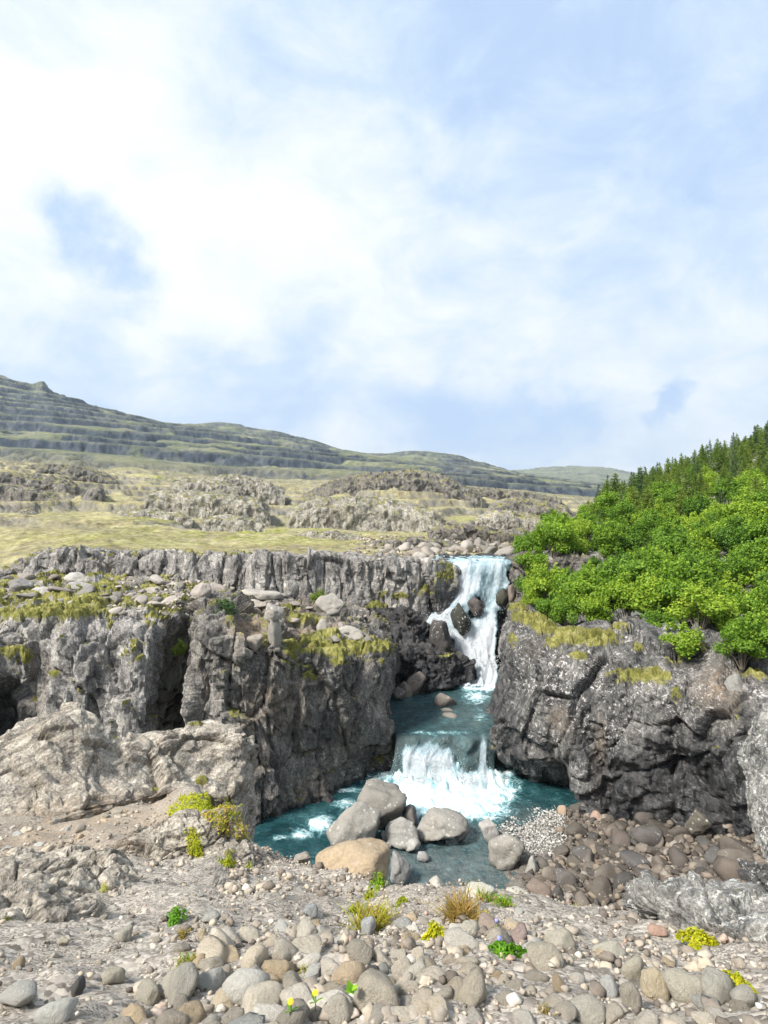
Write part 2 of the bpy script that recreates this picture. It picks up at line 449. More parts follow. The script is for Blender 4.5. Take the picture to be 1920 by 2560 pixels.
def stone_mat(name, bump=0.012, sc=6.0, lich=0.25):
    m, t = new_mat(name)
    oi = t.n('ShaderNodeObjectInfo')
    oc = t.n('ShaderNodeTexCoord').outputs['Object']
    p = t.vmath('ADD', oc, t.scalev(t.n('ShaderNodeCombineXYZ', {0: oi.outputs['Random'], 1: oi.outputs['Random'], 2: oi.outputs['Random']}).outputs[0], (61, 37, 83)))
    base = oi.outputs['Color']
    a = t.noise(p, 1.4, 8, 0.65, 0.4)
    col = t.mix(t.mapr(a, 0.32, 0.5, 0.35, 0.0), base, t.scalev(base, (0.55, 0.53, 0.50)))
    col = t.mix(t.mapr(a, 0.52, 0.72, 0.0, 0.5), col, t.vmath('ADD', t.scalev(base, (1.15, 1.13, 1.10)), (0.03, 0.03, 0.028)))
    g = t.noise(p, 20, 6, 0.75)
    col = t.mix(t.mapr(g, 0.35, 0.68, 0.0, 0.5), t.scalev(col, (0.80, 0.79, 0.78)), t.scalev(col, (1.40, 1.38, 1.34)))
    lf = t.math('MULTIPLY', t.mapr(t.math('ADD', t.voro(p, 5.0), t.math('MULTIPLY', g, 0.4)), 0.52, 0.40), t.mapr(t.noise(p, 0.9, 3, 0.6), 0.62 - lich * 0.3, 0.74 - lich * 0.3))
    col = t.mix(t.math('MULTIPLY', lf, 0.6), col, (0.58, 0.57, 0.53, 1))
    h = t.math('MULTIPLY_ADD', t.noise(p, sc * 0.6, 9, 0.7, 0.4), 1.0, t.math('MULTIPLY', g, 0.35))
    bp = t.n('ShaderNodeBump', {'Strength': 0.9, 'Distance': bump * 3, 'Height': h})
    sh = t.n('ShaderNodeBsdfPrincipled', {'Base Color': col, 'Roughness': 0.85, 'Normal': bp, 'Specular IOR Level': 0.3})
    return finish(m, t, sh)
M['stone'] = stone_mat('river_stone')
M['boulder'] = stone_mat('boulder_stone', bump=0.03, sc=5, lich=0.5)

def pebble_mat(stops=None):
    m, t = new_mat('pale_pebbles' if stops else 'loose_pebbles')
    r = t.attr('rnd')
    pos = t.n('ShaderNodeNewGeometry').outputs['Position']
    col = t.ramp(r, stops or [(0.0, (0.12, 0.10, 0.085)), (0.3, (0.24, 0.205, 0.168)), (0.55, (0.36, 0.315, 0.26)), (0.8, (0.46, 0.39, 0.30)), (0.93, (0.56, 0.52, 0.46)), (1.0, (0.42, 0.29, 0.22))])
    col = t.mix(t.mapr(t.noise(pos, 60, 4, 0.7), 0.35, 0.65, 0.0, 0.5), col, t.scalev(col, (0.6, 0.6, 0.6)))
    dk = t.attr('dark')
    col = t.mix(dk, col, t.scalev(col, (0.42, 0.40, 0.39)))
    sh = t.n('ShaderNodeBsdfPrincipled', {'Base Color': col, 'Roughness': 0.9, 'Specular IOR Level': 0.25})
    return finish(m, t, sh)
M['pebble'] = pebble_mat()
M['pebble_pale'] = pebble_mat([(0.0, (0.26, 0.25, 0.235)), (0.5, (0.42, 0.405, 0.38)), (1.0, (0.60, 0.58, 0.55))])

def leaf_mat(name, stops, trans=0.35):
    m, t = new_mat(name)
    r = t.attr('rnd'); oi = t.n('ShaderNodeObjectInfo')
    f = t.math('MULTIPLY_ADD', r, 0.55, t.math('MULTIPLY', oi.outputs['Random'], 0.45))
    col = t.ramp(f, stops)
    d = t.n('ShaderNodeBsdfPrincipled', {'Base Color': col, 'Roughness': 0.6, 'Specular IOR Level': 0.25})
    tr = t.n('ShaderNodeBsdfTranslucent', {'Color': t.scalev(col, (1.3, 1.35, 0.7))})
    mx = t.n('ShaderNodeMixShader', {0: trans, 1: d, 2: tr})
    return finish(m, t, mx)
M['birch'] = leaf_mat('birch_leaves', [(0.12, (0.040, 0.100, 0.016)), (0.34, (0.100, 0.200, 0.022)), (0.6, (0.19, 0.315, 0.028)), (0.85, (0.33, 0.42, 0.045))])
M['larch'] = leaf_mat('larch_needles', [(0.1, (0.065, 0.110, 0.026)), (0.5, (0.14, 0.210, 0.034)), (0.9, (0.25, 0.30, 0.060))])
M['spruce'] = leaf_mat('spruce_needles', [(0.1, (0.034, 0.068, 0.030)), (0.5, (0.065, 0.118, 0.036)), (0.9, (0.12, 0.175, 0.048))], 0.2)
M['plant_green'] = leaf_mat('herb_leaves', [(0.05, (0.06, 0.17, 0.010)), (0.5, (0.14, 0.33, 0.014)), (0.95, (0.28, 0.45, 0.03))], 0.3)
M['plant_lime'] = leaf_mat('lime_moss_leaves', [(0.05, (0.12, 0.15, 0.008)), (0.5, (0.30, 0.34, 0.012)), (0.95, (0.52, 0.50, 0.035))], 0.3)
M['plant_yellow'] = leaf_mat('yellow_stonecrop', [(0.05, (0.20, 0.22, 0.010)), (0.5, (0.50, 0.46, 0.012)), (0.95, (0.76, 0.62, 0.02))], 0.25)
M['plant_straw'] = leaf_mat('straw_grass', [(0.05, (0.13, 0.12, 0.02)), (0.5, (0.30, 0.22, 0.05)), (0.95, (0.42, 0.26, 0.09))], 0.25)

def plain(name, col, rough=0.8, **k):
    m, t = new_mat(name)
    pos = t.n('ShaderNodeNewGeometry').outputs['Position']
    c = t.mix(t.mapr(t.noise(pos, 12, 5, 0.7), 0.3, 0.7), tuple(q * 0.7 for q in col) + (1,), tuple(min(1, q * 1.25) for q in col) + (1,))
    return finish(m, t, t.n('ShaderNodeBsdfPrincipled', {'Base Color': c, 'Roughness': rough, **k}))
M['bark'] = plain('grey_bark', (0.16, 0.13, 0.10))
M['petal_yellow'] = plain('yellow_petals', (0.85, 0.58, 0.01), 0.6)
M['petal_blue'] = plain('blue_petals', (0.25, 0.27, 0.75), 0.6)

def water_mat(name):
    """surface water: teal depth colour, pale silt shallows, white foam where it is broken"""
    m, t = new_mat(name)
    pos = t.n('ShaderNodeNewGeometry').outputs['Position']
    foam = t.attr('foam'); shal = t.attr('shallow')
    fl = t.attr('flow', 'Vector')
    a = t.noise(pos, 0.5, 5, 0.6, 0.5)
    deep = t.ramp(a, [(0.3, (0.006, 0.030, 0.036)), (0.5, (0.014, 0.058, 0.066)), (0.7, (0.038, 0.100, 0.108))])
    sh_c = t.ramp(t.noise(pos, 2.0, 6, 0.65, 0.4), [(0.3, (0.055, 0.078, 0.082)), (0.55, (0.12, 0.148, 0.148)), (0.75, (0.19, 0.21, 0.20))])
    col = t.mix(shal, deep, sh_c)
    # foam lace
    wv = t.vmath('ADD', t.scalev(pos, (1.0, 1.0, 0.6)), t.scalev(t.noise(pos, 1.2, 4, 0.6, out=1), (0.9, 0.9, 0.9)))
    lace = t.voro(wv, 2.3, 'DISTANCE_TO_EDGE')
    lace = t.mapr(lace, 0.16, 0.0)
    fn = t.noise(wv, 1.7, 9, 0.72, 0.6)
    fv = t.math('ADD', foam, t.math('MULTIPLY_ADD', fn, 1.3, -0.65))
    fv = t.math('ADD', fv, t.math('MULTIPLY', t.math('MULTIPLY', lace, foam), 0.35))
    ff = t.mapr(fv, 0.32, 0.84)
    milky = t.mapr(fv, 0.18, 0.62)
    col = t.mix(t.math('MULTIPLY', milky, 0.75), col, (0.13, 0.33, 0.37, 1))
    col = t.mix(ff, col, t.mix(t.mapr(fn, 0.40, 0.66), (0.50, 0.78, 0.84, 1), (0.92, 0.95, 0.96, 1)))
    rough = t.math('MULTIPLY_ADD', ff, 0.6, 0.14)
    h = t.math('ADD', t.noise(pos, 3.0, 6, 0.65, 0.6), t.math('MULTIPLY', t.noise(t.scalev(pos, (1, 0.7, 1)), 9.0, 4, 0.6, 0.3), 0.35))
    bp = t.n('ShaderNodeBump', {'Strength': 0.9, 'Distance': 0.22, 'Height': h})
    sh = t.n('ShaderNodeBsdfPrincipled', {'Base Color': col, 'Roughness': rough, 'Normal': bp, 'IOR': 1.33, 'Specular IOR Level': 0.5})
    return finish(m, t, sh)
M['water'] = water_mat('river_water')

def fall_mat(name, open_=0.0):
    """falling white water in streaks, clear gaps between the strands"""
    m, t = new_mat(name)
    fl = t.attr('flow', 'Vector')
    pos = t.n('ShaderNodeNewGeometry').outputs['Position']
    foam = t.attr('foam')
    st = t.scalev(fl, (1.0, 0.16, 1.0))
    s1 = t.noise(st, 1.5, 6, 0.62, 0.25)
    s2 = t.noise(t.scalev(fl, (1.0, 0.35, 1.0)), 5.5, 6, 0.68, 0.4)
    s3 = t.noise(t.scalev(pos, (1, 1, 0.6)), 7.0, 6, 0.8)
    s = t.math('MULTIPLY_ADD', s1, 0.55, t.math('MULTIPLY_ADD', s2, 0.42, t.math('MULTIPLY', s3, 0.34)))
    v = t.math('ADD', s, t.math('MULTIPLY_ADD', foam, 0.75, -0.66 - open_))
    al = t.mapr(v, 0.08, 0.42)
    col = t.mix(t.mapr(v, 0.22, 0.52), (0.52, 0.72, 0.80, 1), (0.88, 0.93, 0.98, 1))
    h = t.math('MULTIPLY_ADD', s2, 1.0, t.math('MULTIPLY', s3, 1.6))
    bp = t.n('ShaderNodeBump', {'Strength': 0.8, 'Distance': 0.2, 'Height': h})
    d = t.n('ShaderNodeBsdfPrincipled', {'Base Color': col, 'Roughness': 0.55, 'Normal': bp, 'Specular IOR Level': 0.3})
    tl = t.n('ShaderNodeBsdfTranslucent', {'Color': col, 'Normal': bp})
    d2 = t.n('ShaderNodeMixShader', {0: 0.3, 1: d, 2: tl})
    tp = t.n('ShaderNodeBsdfTransparent')
    return finish(m, t, t.n('ShaderNodeMixShader', {0: al, 1: tp, 2: d2}))
M['fall'] = fall_mat('falling_white_water')
M['spray'] = plain('water_spray', (0.80, 0.84, 0.86), 0.5)

# ================================================================== rock relief
def rock_relief(P, big=0.35, cell=1.6, amp=0.30, vs=2.0, fine=0.10, second=0.45, seed=0.0, shear=0.0):
    off = np.array([seed * 3.7, seed * 1.9, seed * 5.3], np.float32)
    Q = P.astype(np.float32).copy()
    Q[..., 0] += shear * Q[..., 2]
    warp = np.stack([perlin(Q / (cell * 0.9) + off + 5 * k) for k in range(3)], -1)
    d = big * fbm(P / 3.6, 2, 0.5, off=off[0] + 3)
    for lev, (c, a) in enumerate(((cell, amp), (cell * 0.40, amp * second), (cell * 0.17, amp * second * 0.42))):
        S = Q / (c * np.array([1, 1, (vs, vs * 0.7 + 0.3, 1.0)[lev]], np.float32)) + warp * (0.09, 0.10, 0.14)[lev] + off + lev * 31.7
        f1, f2, cid, vec = worley(S)
        d = d + (RND[cid, 3] - 0.5) * a * 1.7 + (vec * RV[cid]).sum(-1) * a * 1.25
        d = d - a * (0.8, 0.5, 0.3)[lev] * np.exp(-((f2 - f1) / 0.045) ** 2)
    d = d + fine * (ridged(P / 0.8, 3, 0.6, off=off[1]) - 0.6) * 0.6
    d = d + fine * 0.40 * fbm(P / 0.25, 2, 0.6)
    return d

SURF = {}      # name -> (points [n,3], u, v) for setting things down on it

def blobs(u, v, lst):
    m = np.zeros_like(u)
    for b in lst:
        bu, bv, ru, rv = b[:4]; s = b[4] if len(b) > 4 else 1.0
        m = np.maximum(m, s * np.exp(-(((u - bu) / ru) ** 2 + ((v - bv) / rv) ** 2) * 0.9))
    return m

def rock_patch(name, net, mat, res=0.08, relief=None, moss=(), automoss=0.0, soil=(), wet=None, lichen=(), px_net=True,
               mossh=0.17, label=None, cat='cliff', kind=None, key=None, maxn=300, taper=True, parent=None):
    net = np.array(net, float)
    if px_net:
        net = np.stack([at(*q) for q in net.reshape(-1, 3)]).reshape(net.shape)
    V = loft(net, res, maxn)
    N = normals(V)
    cdir = np.array([0, 0, CAMZ]) - V
    if (N * cdir).sum(-1).mean() < 0: N = -N
    d = rock_relief(V, **(relief or {}))
    for _ in range(1):      # take single-vertex teeth off
        e = np.pad(d, 1, mode='edge')
        d = 0.56 * d + 0.11 * (e[:-2, 1:-1] + e[2:, 1:-1] + e[1:-1, :-2] + e[1:-1, 2:])
    V = V + N * d[..., None]
    N2 = normals(V)
    if (N2 * N).sum(-1).mean() < 0: N2 = -N2
    u, v = px_of(V)
    mo = blobs(u, v, moss)
    if automoss:
        n = fbm(V / 1.7, 4) * 0.5 + 0.5
        mo = np.maximum(mo, automoss * sstep(N2[..., 2], 0.35, 0.8) * sstep(n, 0.35, 0.75))
    mo = mo * sstep(N2[..., 2] * 0.8 + mo * 0.28 + 0.30 * fbm(V / 0.7, 4, 0.6), 0.08, 0.48)
    bill = 1 - np.abs(perlin(V / 0.55)) * 1.4 + 0.5 * (1 - np.abs(perlin(V / 0.22)) * 1.4) + 0.35 * perlin(V / 0.13)
    V = V + (np.array([0, 0, 0.75]) + N * 0.6) * (sstep(mo, 0.35, 0.75) * mossh * np.clip(bill, 0.1, 1.6))[..., None]
    so = blobs(u, v, soil) if len(soil) else np.zeros_like(u)
    we = np.clip(wet(V, u, v), 0, 1) if wet else np.zeros_like(u)  # wet rock, plus shade painted dark on some cliffs
    li = blobs(u, v, lichen) if len(lichen) else np.zeros_like(u)
    me = grid_mesh(name, V, {'moss': mo, 'soil': so, 'wet': we, 'lichen': li}, smooth=False)
    SURF[key or name] = (V.reshape(-1, 3), u.ravel(), v.ravel(), N2.reshape(-1, 3))
    return obj(name, me, M[mat], label=label, cat=cat if not kind and parent is None else None, kind=kind, parent=parent)

def on(key, u, v):
    P, U, Vv, N = SURF[key]
    i = int(np.argmin((U - u) ** 2 + (Vv - v) ** 2))
    return P[i].copy(), N[i]

def flip(rows):
    """rows[row][col] -> net[col][row]"""
    return [list(c) for c in zip(*rows)]

# ================================================================== far land: plain, stepped hills, mountain (one sheet)
UC = [-900, -300, 0, 120, 240, 360, 480, 545, 660, 780, 860, 960, 1035, 1120, 1200, 1290, 1380, 1480, 1600, 1800, 2300]
DR = [48.6, 53, 60, 70, 100, 150, 220, 300, 350, 400, 500, 600, 800, 1000, 1200, 1350, 1600, 2200, 2700, 3400, 4200, 5200]
def prof(*v): return list(v)
VT = [
 # 48.6   52    60    70   100   150   220   300   350   400   500   600   800   1000  1200  1350  1600  2200  2700  3400  4200  5200
 prof(1480, 1470, 1450, 1425, 1370, 1310, 1240, 1180, 1160, 1145, 1135, 1120, 1050, 960, 880, 820, 760, 800, 900, 1100, 1200, 1240),
 prof(1460, 1450, 1430, 1405, 1350, 1298, 1236, 1180, 1162, 1150, 1140, 1130, 1080, 1010, 945, 905, 870, 920, 1000, 1120, 1200, 1240),
 prof(1447, 1440, 1420, 1398, 1348, 1300, 1240, 1185, 1166, 1158, 1150, 1140, 1108, 1060, 1010, 978, 936, 990, 1050, 1130, 1200, 1240),
 prof(1402, 1398, 1388, 1376, 1338, 1297, 1250, 1205, 1184, 1172, 1160, 1150, 1112, 1066, 1024, 1000, 974, 1010, 1070, 1140, 1200, 1240),
 prof(1392, 1387, 1377, 1364, 1331, 1296, 1260, 1225, 1208, 1195, 1176, 1164, 1120, 1078, 1046, 1028, 1011, 1040, 1090, 1150, 1200, 1240),
 prof(1391, 1388, 1380, 1368, 1336, 1304, 1272, 1238, 1222, 1206, 1180, 1168, 1132, 1094, 1064, 1050, 1043, 1060, 1100, 1150, 1200, 1240),
 prof(1392, 1389, 1381, 1370, 1342, 1315, 1286, 1252, 1234, 1218, 1190, 1176, 1142, 1108, 1080, 1067, 1068, 1062, 1100, 1150, 1200, 1240),
 prof(1394, 1391, 1383, 1372, 1345, 1320, 1294, 1258, 1240, 1226, 1196, 1180, 1148, 1114, 1088, 1078, 1085, 1054, 1095, 1150, 1200, 1240),
 prof(1394, 1391, 1384, 1373, 1348, 1326, 1302, 1268, 1252, 1238, 1208, 1188, 1158, 1128, 1106, 1096, 1104, 1070, 1105, 1155, 1200, 1240),
 prof(1396, 1393, 1386, 1375, 1350, 1330, 1306, 1266, 1244, 1236, 1214, 1190, 1165, 1140, 1122, 1114, 1122, 1098, 1125, 1160, 1200, 1240),
 prof(1397, 1394, 1387, 1376, 1352, 1332, 1304, 1254, 1218, 1206, 1205, 1190, 1170, 1150, 1136, 1130, 1136, 1124, 1135, 1165, 1200, 1240),
 prof(1398, 1395, 1388, 1378, 1354, 1336, 1300, 1244, 1192, 1184, 1200, 1190, 1172, 1158, 1148, 1142, 1146, 1132, 1142, 1170, 1200, 1240),
 prof(1400, 1397, 1390, 1380, 1357, 1339, 1302, 1246, 1190, 1182, 1200, 1192, 1176, 1163, 1154, 1150, 1152, 1126, 1142, 1172, 1195, 1240),
 prof(1402, 1399, 1392, 1381, 1360, 1341, 1306, 1262, 1215, 1204, 1212, 1200, 1184, 1170, 1162, 1158, 1158, 1132, 1150, 1175, 1190, 1240),
 prof(1403, 1400, 1393, 1382, 1362, 1342, 1310, 1274, 1250, 1238, 1222, 1212, 1194, 1180, 1172, 1168, 1166, 1153, 1166, 1182, 1184, 1240),
 prof(1403, 1400, 1393, 1382, 1361, 1338, 1308, 1280, 1266, 1254, 1236, 1224, 1208, 1194, 1186, 1184, 1182, 1178, 1186, 1186, 1176, 1240),
 prof(1400, 1396, 1388, 1378, 1356, 1330, 1304, 1282, 1270, 1260, 1244, 1234, 1218, 1208, 1200, 1198, 1196, 1192, 1196, 1190, 1166, 1240),
 prof(1396, 1392, 1384, 1374, 1352, 1326, 1302, 1284, 1274, 1266, 1252, 1242, 1228, 1218, 1210, 1208, 1206, 1204, 1204, 1192, 1165, 1240),
 prof(1396, 1392, 1384, 1374, 1350, 1324, 1302, 1286, 1278, 1270, 1258, 1250, 1238, 1228, 1220, 1218, 1216, 1212, 1210, 1200, 1182, 1240),
 prof(1398, 1394, 1386, 1376, 1352, 1328, 1306, 1290, 1282, 1276, 1266, 1260, 1250, 1240, 1232, 1230, 1226, 1222, 1218, 1212, 1205, 1240),
 prof(1400, 1396, 1388, 1378, 1356, 1332, 1310, 1296, 1290, 1284, 1276, 1270, 1262, 1254, 1248, 1244, 1240, 1236, 1232, 1228, 1224, 1240),
]
def hills():
    VTa = np.array(VT, float); lnD = np.log(np.array(DR))
    rows = np.concatenate([[51.2], np.geomspace(52, 300, 165, endpoint=False), np.geomspace(300, 600, 95, endpoint=False),
                           np.geomspace(600, 1650, 250, endpoint=False), np.geomspace(1650, 2300, 50, endpoint=False), np.geomspace(2300, 5200, 45)])
    cols = np.concatenate([np.linspace(-900, -60, 50, endpoint=False), np.linspace(-60, 1560, 400, endpoint=False), np.linspace(1560, 2300, 30)])
    tr = np.interp(np.log(rows), lnD, np.arange(len(DR)))
    A = hermite(VTa.T.copy(), tr)                 # [rows, ncol]
    tcn = np.interp(cols, UC, np.arange(len(UC)))
    Vv = hermite(A.T.copy(), tcn)                 # [cols, rows]
    D = rows[None, :] * np.ones((len(cols), 1))
    X = (cols[:, None] - 960) / FPX * D
    Z = CAMZ - (Vv - 1280) / FPX * D
    Z[:, 0] -= 2.5
    Z = Z + 22 * np.exp(-((cols[:, None] - 107) / 16.0) ** 2) * np.exp(-((D - 1560) / 90) ** 2) + 4.0 * sstep(D, 1100, 1500) * sstep(D, 2600, 1800) * fbm(np.stack([X / 60, D / 200, D * 0 + 2], -1), 3)
    # the river channel above the lip
    chan = np.exp(-((cols[:, None] - np.interp(rows, [50, 66, 88, 120], [1190, 1180, 1190, 1240])[None, :]) / 85.0) ** 2)
    Z = Z - chan * (0.5 * sstep(D, 68, 58) + 1.3 * sstep(D, 56, 52))
    P = np.stack([X, D, Z], -1)
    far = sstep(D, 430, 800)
    wide = fbm(np.stack([X / 260, D / 260, D * 0], -1), 4)
    fineN = fbm(np.stack([X / 34, D / 34, D * 0], -1), 5, 0.6)
    med = fbm(np.stack([X / 14, D / 14, D * 0 + 4], -1), 5, 0.6)
    # far terraces
    def terr(z, S, w, c):
        t = z / S; k = np.floor(t); f = t - k
        rz = sstep(f, 1 - w, 1)
        return S * (k + (1 - c) * f + c * rz) - z, np.exp(-((f - (1 - w / 2)) / (w * 0.55)) ** 2)
    zf = Z + 0.060 * X + 7 * wide + 2.6 * fineN + 19 * perlin(np.stack([X / 420, D / 700, Z / 46], -1))
    dz, ri = terr(zf, 22.0, 0.25, 0.96)
    pres = sstep(fbm(np.stack([X / 190, D / 120, D * 0 + 9], -1), 4) + 0.46, -0.10, 0.22)
    Z2 = Z + far * (dz * pres + 1.6 * fineN)
    riser = far * ri * pres
    # second, thinner set
    dz2, ri2 = terr(Z + 0.05 * X + 3 * fineN + 3.0 * wide, 7.0, 0.32, 0.8)
    pr2 = sstep(fbm(np.stack([X / 90, D / 60, D * 0 + 3], -1), 3), -0.05, 0.3)
    Z2 = Z2 + far * dz2 * pr2 * 0.5; riser = np.maximum(riser, far * ri2 * pr2 * 0.55)
    # outcrops of the plain: low ledges, stronger with distance
    nearf = (1 - far) * sstep(D, 75, 170)
    zn = Z + 0.01 * X + 1.6 * fbm(np.stack([X / 45, D / 45, D * 0 + 1], -1), 3) + 1.1 * med
    dz3, ri3 = terr(zn, 4.4, 0.22, 0.92)
    pr3 = sstep(fbm(np.stack([X / 55, D / 40, D * 0 + 6], -1), 4) + 0.50, -0.05, 0.25)
    Z2 = Z2 + nearf * dz3 * pr3 * sstep(D, 75, 200); riser = np.maximum(riser, nearf * ri3 * pr3)
    # lumps
    Z2 = Z2 + (1 - far) * (0.9 * sstep(D, 60, 140) * med + 0.30 * fbm(np.stack([X / 3.5, D / 3.5, D * 0], -1), 4, 0.6))
    # columns: jitter the risers
    jit = fbm(np.stack([X / 7, D / 7, Z2 / 30], -1), 3, 0.6)
    P = np.stack([X, D + riser * jit * (2.6 * far + 0.6), Z2 + riser * jit * (0.9 * far + 0.5)], -1)
    u, v = px_of(P)
    lush = blobs(u, v, [(640, 1325, 330, 34, 0.95), (420, 1300, 120, 26, 0.6), (830, 1275, 90, 28, 1.0), (260, 1350, 260, 30, 0.5), (1000, 1325, 120, 22, 0.7),
                        (1180, 1290, 80, 20, 0.8), (420, 1195, 60, 14, 0.9), (100, 1275, 150, 40, 0.35), (860, 1300, 120, 30, 0.7), (1130, 1345, 70, 10, 0.8)])
    lush = lush * sstep(fbm(np.stack([X / 9, D / 14, D * 0], -1), 4), -0.35, 0.3) * (1 - far)
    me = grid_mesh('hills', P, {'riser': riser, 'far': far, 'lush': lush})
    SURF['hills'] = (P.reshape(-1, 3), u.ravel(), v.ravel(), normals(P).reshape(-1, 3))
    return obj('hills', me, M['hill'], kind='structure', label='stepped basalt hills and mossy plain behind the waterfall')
hills()

# rocky knolls and bands standing out of the plain
OUTC = [
 ('long grey rock band across the plain, left of centre', 230, [(362,1246),(376,1234),(430,1226),(520,1232),(600,1240),(650,1250),(676,1272)], 30, 0),
 ('low grey rock crest behind the long band', 300, [(425,1218),(450,1203),(500,1198),(560,1206),(596,1228)], 26, 0),
 ('grey rock crest right behind the low one on the plain', 340, [(515,1200),(560,1189),(600,1188),(660,1200),(712,1228)], 26, 0),
 ('thin grey rock ledge in the grass, left of centre', 170, [(255,1300),(300,1279),(380,1278),(440,1282),(482,1294)], 16, 0),
 ('wide rock band under the knoll in mid plain', 210, [(718,1282),(770,1252),(830,1243),(900,1242),(960,1246),(1030,1258),(1104,1284)], 42, 0),
 ('dark craggy knoll top in the middle distance', 330, [(760,1238),(830,1202),(900,1186),(960,1181),(1020,1174),(1070,1180),(1110,1190),(1150,1210),(1205,1236)], 40, 1),
 ('dark crag beside the left edge of the wood', 200, [(1222,1268),(1250,1250),(1290,1245),(1350,1251),(1400,1262),(1440,1282)], 34, 1),
 ('pale rock band below the dark crag beside the wood', 160, [(1188,1298),(1215,1280),(1260,1276),(1330,1285),(1392,1304)], 26, 0),
 ('broken dark ledge in the grass above the river', 110, [(1068,1330),(1100,1314),(1140,1312),(1200,1313),(1245,1326),(1300,1322),(1345,1340)], 22, 1),
 ('low dark ledge just above the bouldery river bed', 84, [(900,1362),(960,1349),(1030,1345),(1100,1352),(1168,1366)], 16, 1),
 ('long dark rock scarp high at the left edge', 260, [(-120,1180),(-40,1180),(0,1182),(60,1186),(120,1190),(180,1206),(200,1224)], 26, 1),
 ('second dark scarp below the long one at the left edge', 225, [(-120,1205),(-40,1206),(0,1208),(60,1216),(110,1228),(146,1244)], 22, 1),
 ('rock scarp behind the pale grassy rise, far left', 380, [(70,1166),(110,1160),(150,1163),(220,1170),(270,1189),(292,1202)], 22, 1),
 ('small square dark crag on the left plain', 245, [(204,1240),(222,1218),(240,1212),(254,1220),(262,1244)], 34, 1),
 ('small dark crag in the grass at the left', 170, [(24,1300),(40,1280),(70,1268),(95,1282),(104,1306)], 28, 1),
 ('thin grey ledge right of the craggy knoll', 390, [(1160,1220),(1230,1222),(1320,1232),(1405,1248)], 14, 1),
 ('thin grey ledge in the pale grass, lower left', 150, [(20,1330),(70,1322),(130,1322),(190,1332)], 11, 0),
 ('low grey rock hump in the grass, centre left', 140, [(505,1302),(540,1290),(600,1290),(640,1300),(662,1312)], 16, 0),
 ('little pale ledge in the grass near the centre', 120, [(728,1338),(770,1330),(840,1330),(905,1338)], 10, 0),
]
for i, (lab, D, cr, hpx, dk) in enumerate(OUTC):
    k = D / FPX
    us = [c[0] for c in cr]; um = (us[0] + us[-1]) / 2
    hpx = hpx * 0.8
    rows = [[(u, v + 4, D * 1.12) for u, v in cr],
            [(u, v + 1, D * 1.035) for u, v in cr],
            [(u, v + 4, D * 1.004) for u, v in cr],
            [(u, v + hpx * 0.5, D * 0.994) for u, v in cr],
            [(u, v + hpx, D * 0.985) for u, v in cr],
            [(u, v + hpx + 90, D * 0.975) for u, v in cr]]
    c = max(1.8, 15 * k)
    rock_patch('rock_outcrop', flip(rows), 'outcrop_dark' if dk else 'outcrop_pale', 2.3 * k, dict(big=6 * k, cell=c, amp=c * 0.125, vs=1.5, fine=0.3 * k, second=0.35, seed=30 + i), automoss=1.0, mossh=0.0,
               label=lab, cat='outcrop', key='O%d' % i, maxn=200)

# ================================================================== cliffs round the gorge
COLUMNS = dict(big=0.25, cell=1.5, amp=0.30, vs=5.0, fine=0.05, second=0.36)
# A: columnar wall left of the fall, right half
uA = [612, 640, 662, 720, 790, 860, 960, 1050, 1105, 1140, 1152]
eA = [1398, 1388, 1386, 1388, 1389, 1393, 1396, 1402, 1406, 1418, 1440]
DA = [47.5, 46.4, 46.2, 46.4, 46.7, 47, 47.4, 48, 48.6, 49.2, 50.5]
rows = [[(u, e - 4, D + 6) for u, e, D in zip(uA, eA, DA)],
        [(u, e - 1, D + 1.5) for u, e, D in zip(uA, eA, DA)],
        [(u, e + 3, D) for u, e, D in zip(uA, eA, DA)],
        [(u, 1440, D - 0.15) for u, e, D in zip(uA, eA, DA)],
        [(u, 1492, D - 0.3) for u, e, D in zip(uA, eA, DA)],
        [(u, 1560, D - 0.4) for u, e, D in zip(uA, eA, DA)]]
rock_patch('basalt_cliff', flip(rows), 'cliff_grey', 0.095, COLUMNS, automoss=0.45,
           moss=[(980, 1490, 60, 14), (1060, 1470, 55, 26, 0.9), (1110, 1440, 32, 40, 0.95), (940, 1415, 22, 8, 0.8), (1000, 1440, 24, 22, 0.55)],
           wet=lambda V, u, v: 0.9 * sstep(u, 1010, 1090) * sstep(v, 1430, 1490), label='tall columnar grey basalt wall ending at the left edge of the waterfall', key='A')
# A left: low columnar band behind the shelf
uL = [-40, 20, 40, 75, 120, 165, 230, 290, 312, 400, 498, 560, 600, 640]
eL = [1440, 1428, 1415, 1395, 1384, 1378, 1378, 1386, 1383, 1385, 1386, 1391, 1392, 1398]
DL = [51, 50.5, 50, 49.6, 49.4, 49.2, 49.4, 49.8, 49.2, 49, 48.8, 48.8, 48.6, 48.5]
bL = [1450, 1448, 1446, 1444, 1440, 1436, 1434, 1430, 1438, 1446, 1448, 1452, 1460, 1480]
rows = [[(u, e - 4, D + 6) for u, e, D in zip(uL, eL, DL)],
        [(u, e - 1, D + 1.2) for u, e, D in zip(uL, eL, DL)],
        [(u, e + 3, D) for u, e, D in zip(uL, eL, DL)],
        [(u, (e + b) / 2, D - 0.25) for u, e, b, D in zip(uL, eL, bL, DL)],
        [(u, b + 4, D - 0.5) for u, b, D in zip(uL, bL, DL)],
        [(u, b + 40, D - 0.7) for u, b, D in zip(uL, bL, DL)]]
rock_patch('basalt_ledge', flip(rows), 'cliff_grey', 0.095, dict(COLUMNS, cell=1.2, amp=0.26, vs=3.0), automoss=0.6,
           label='low jointed basalt ledge at the back of the mossy shelf, far left', key='AL')

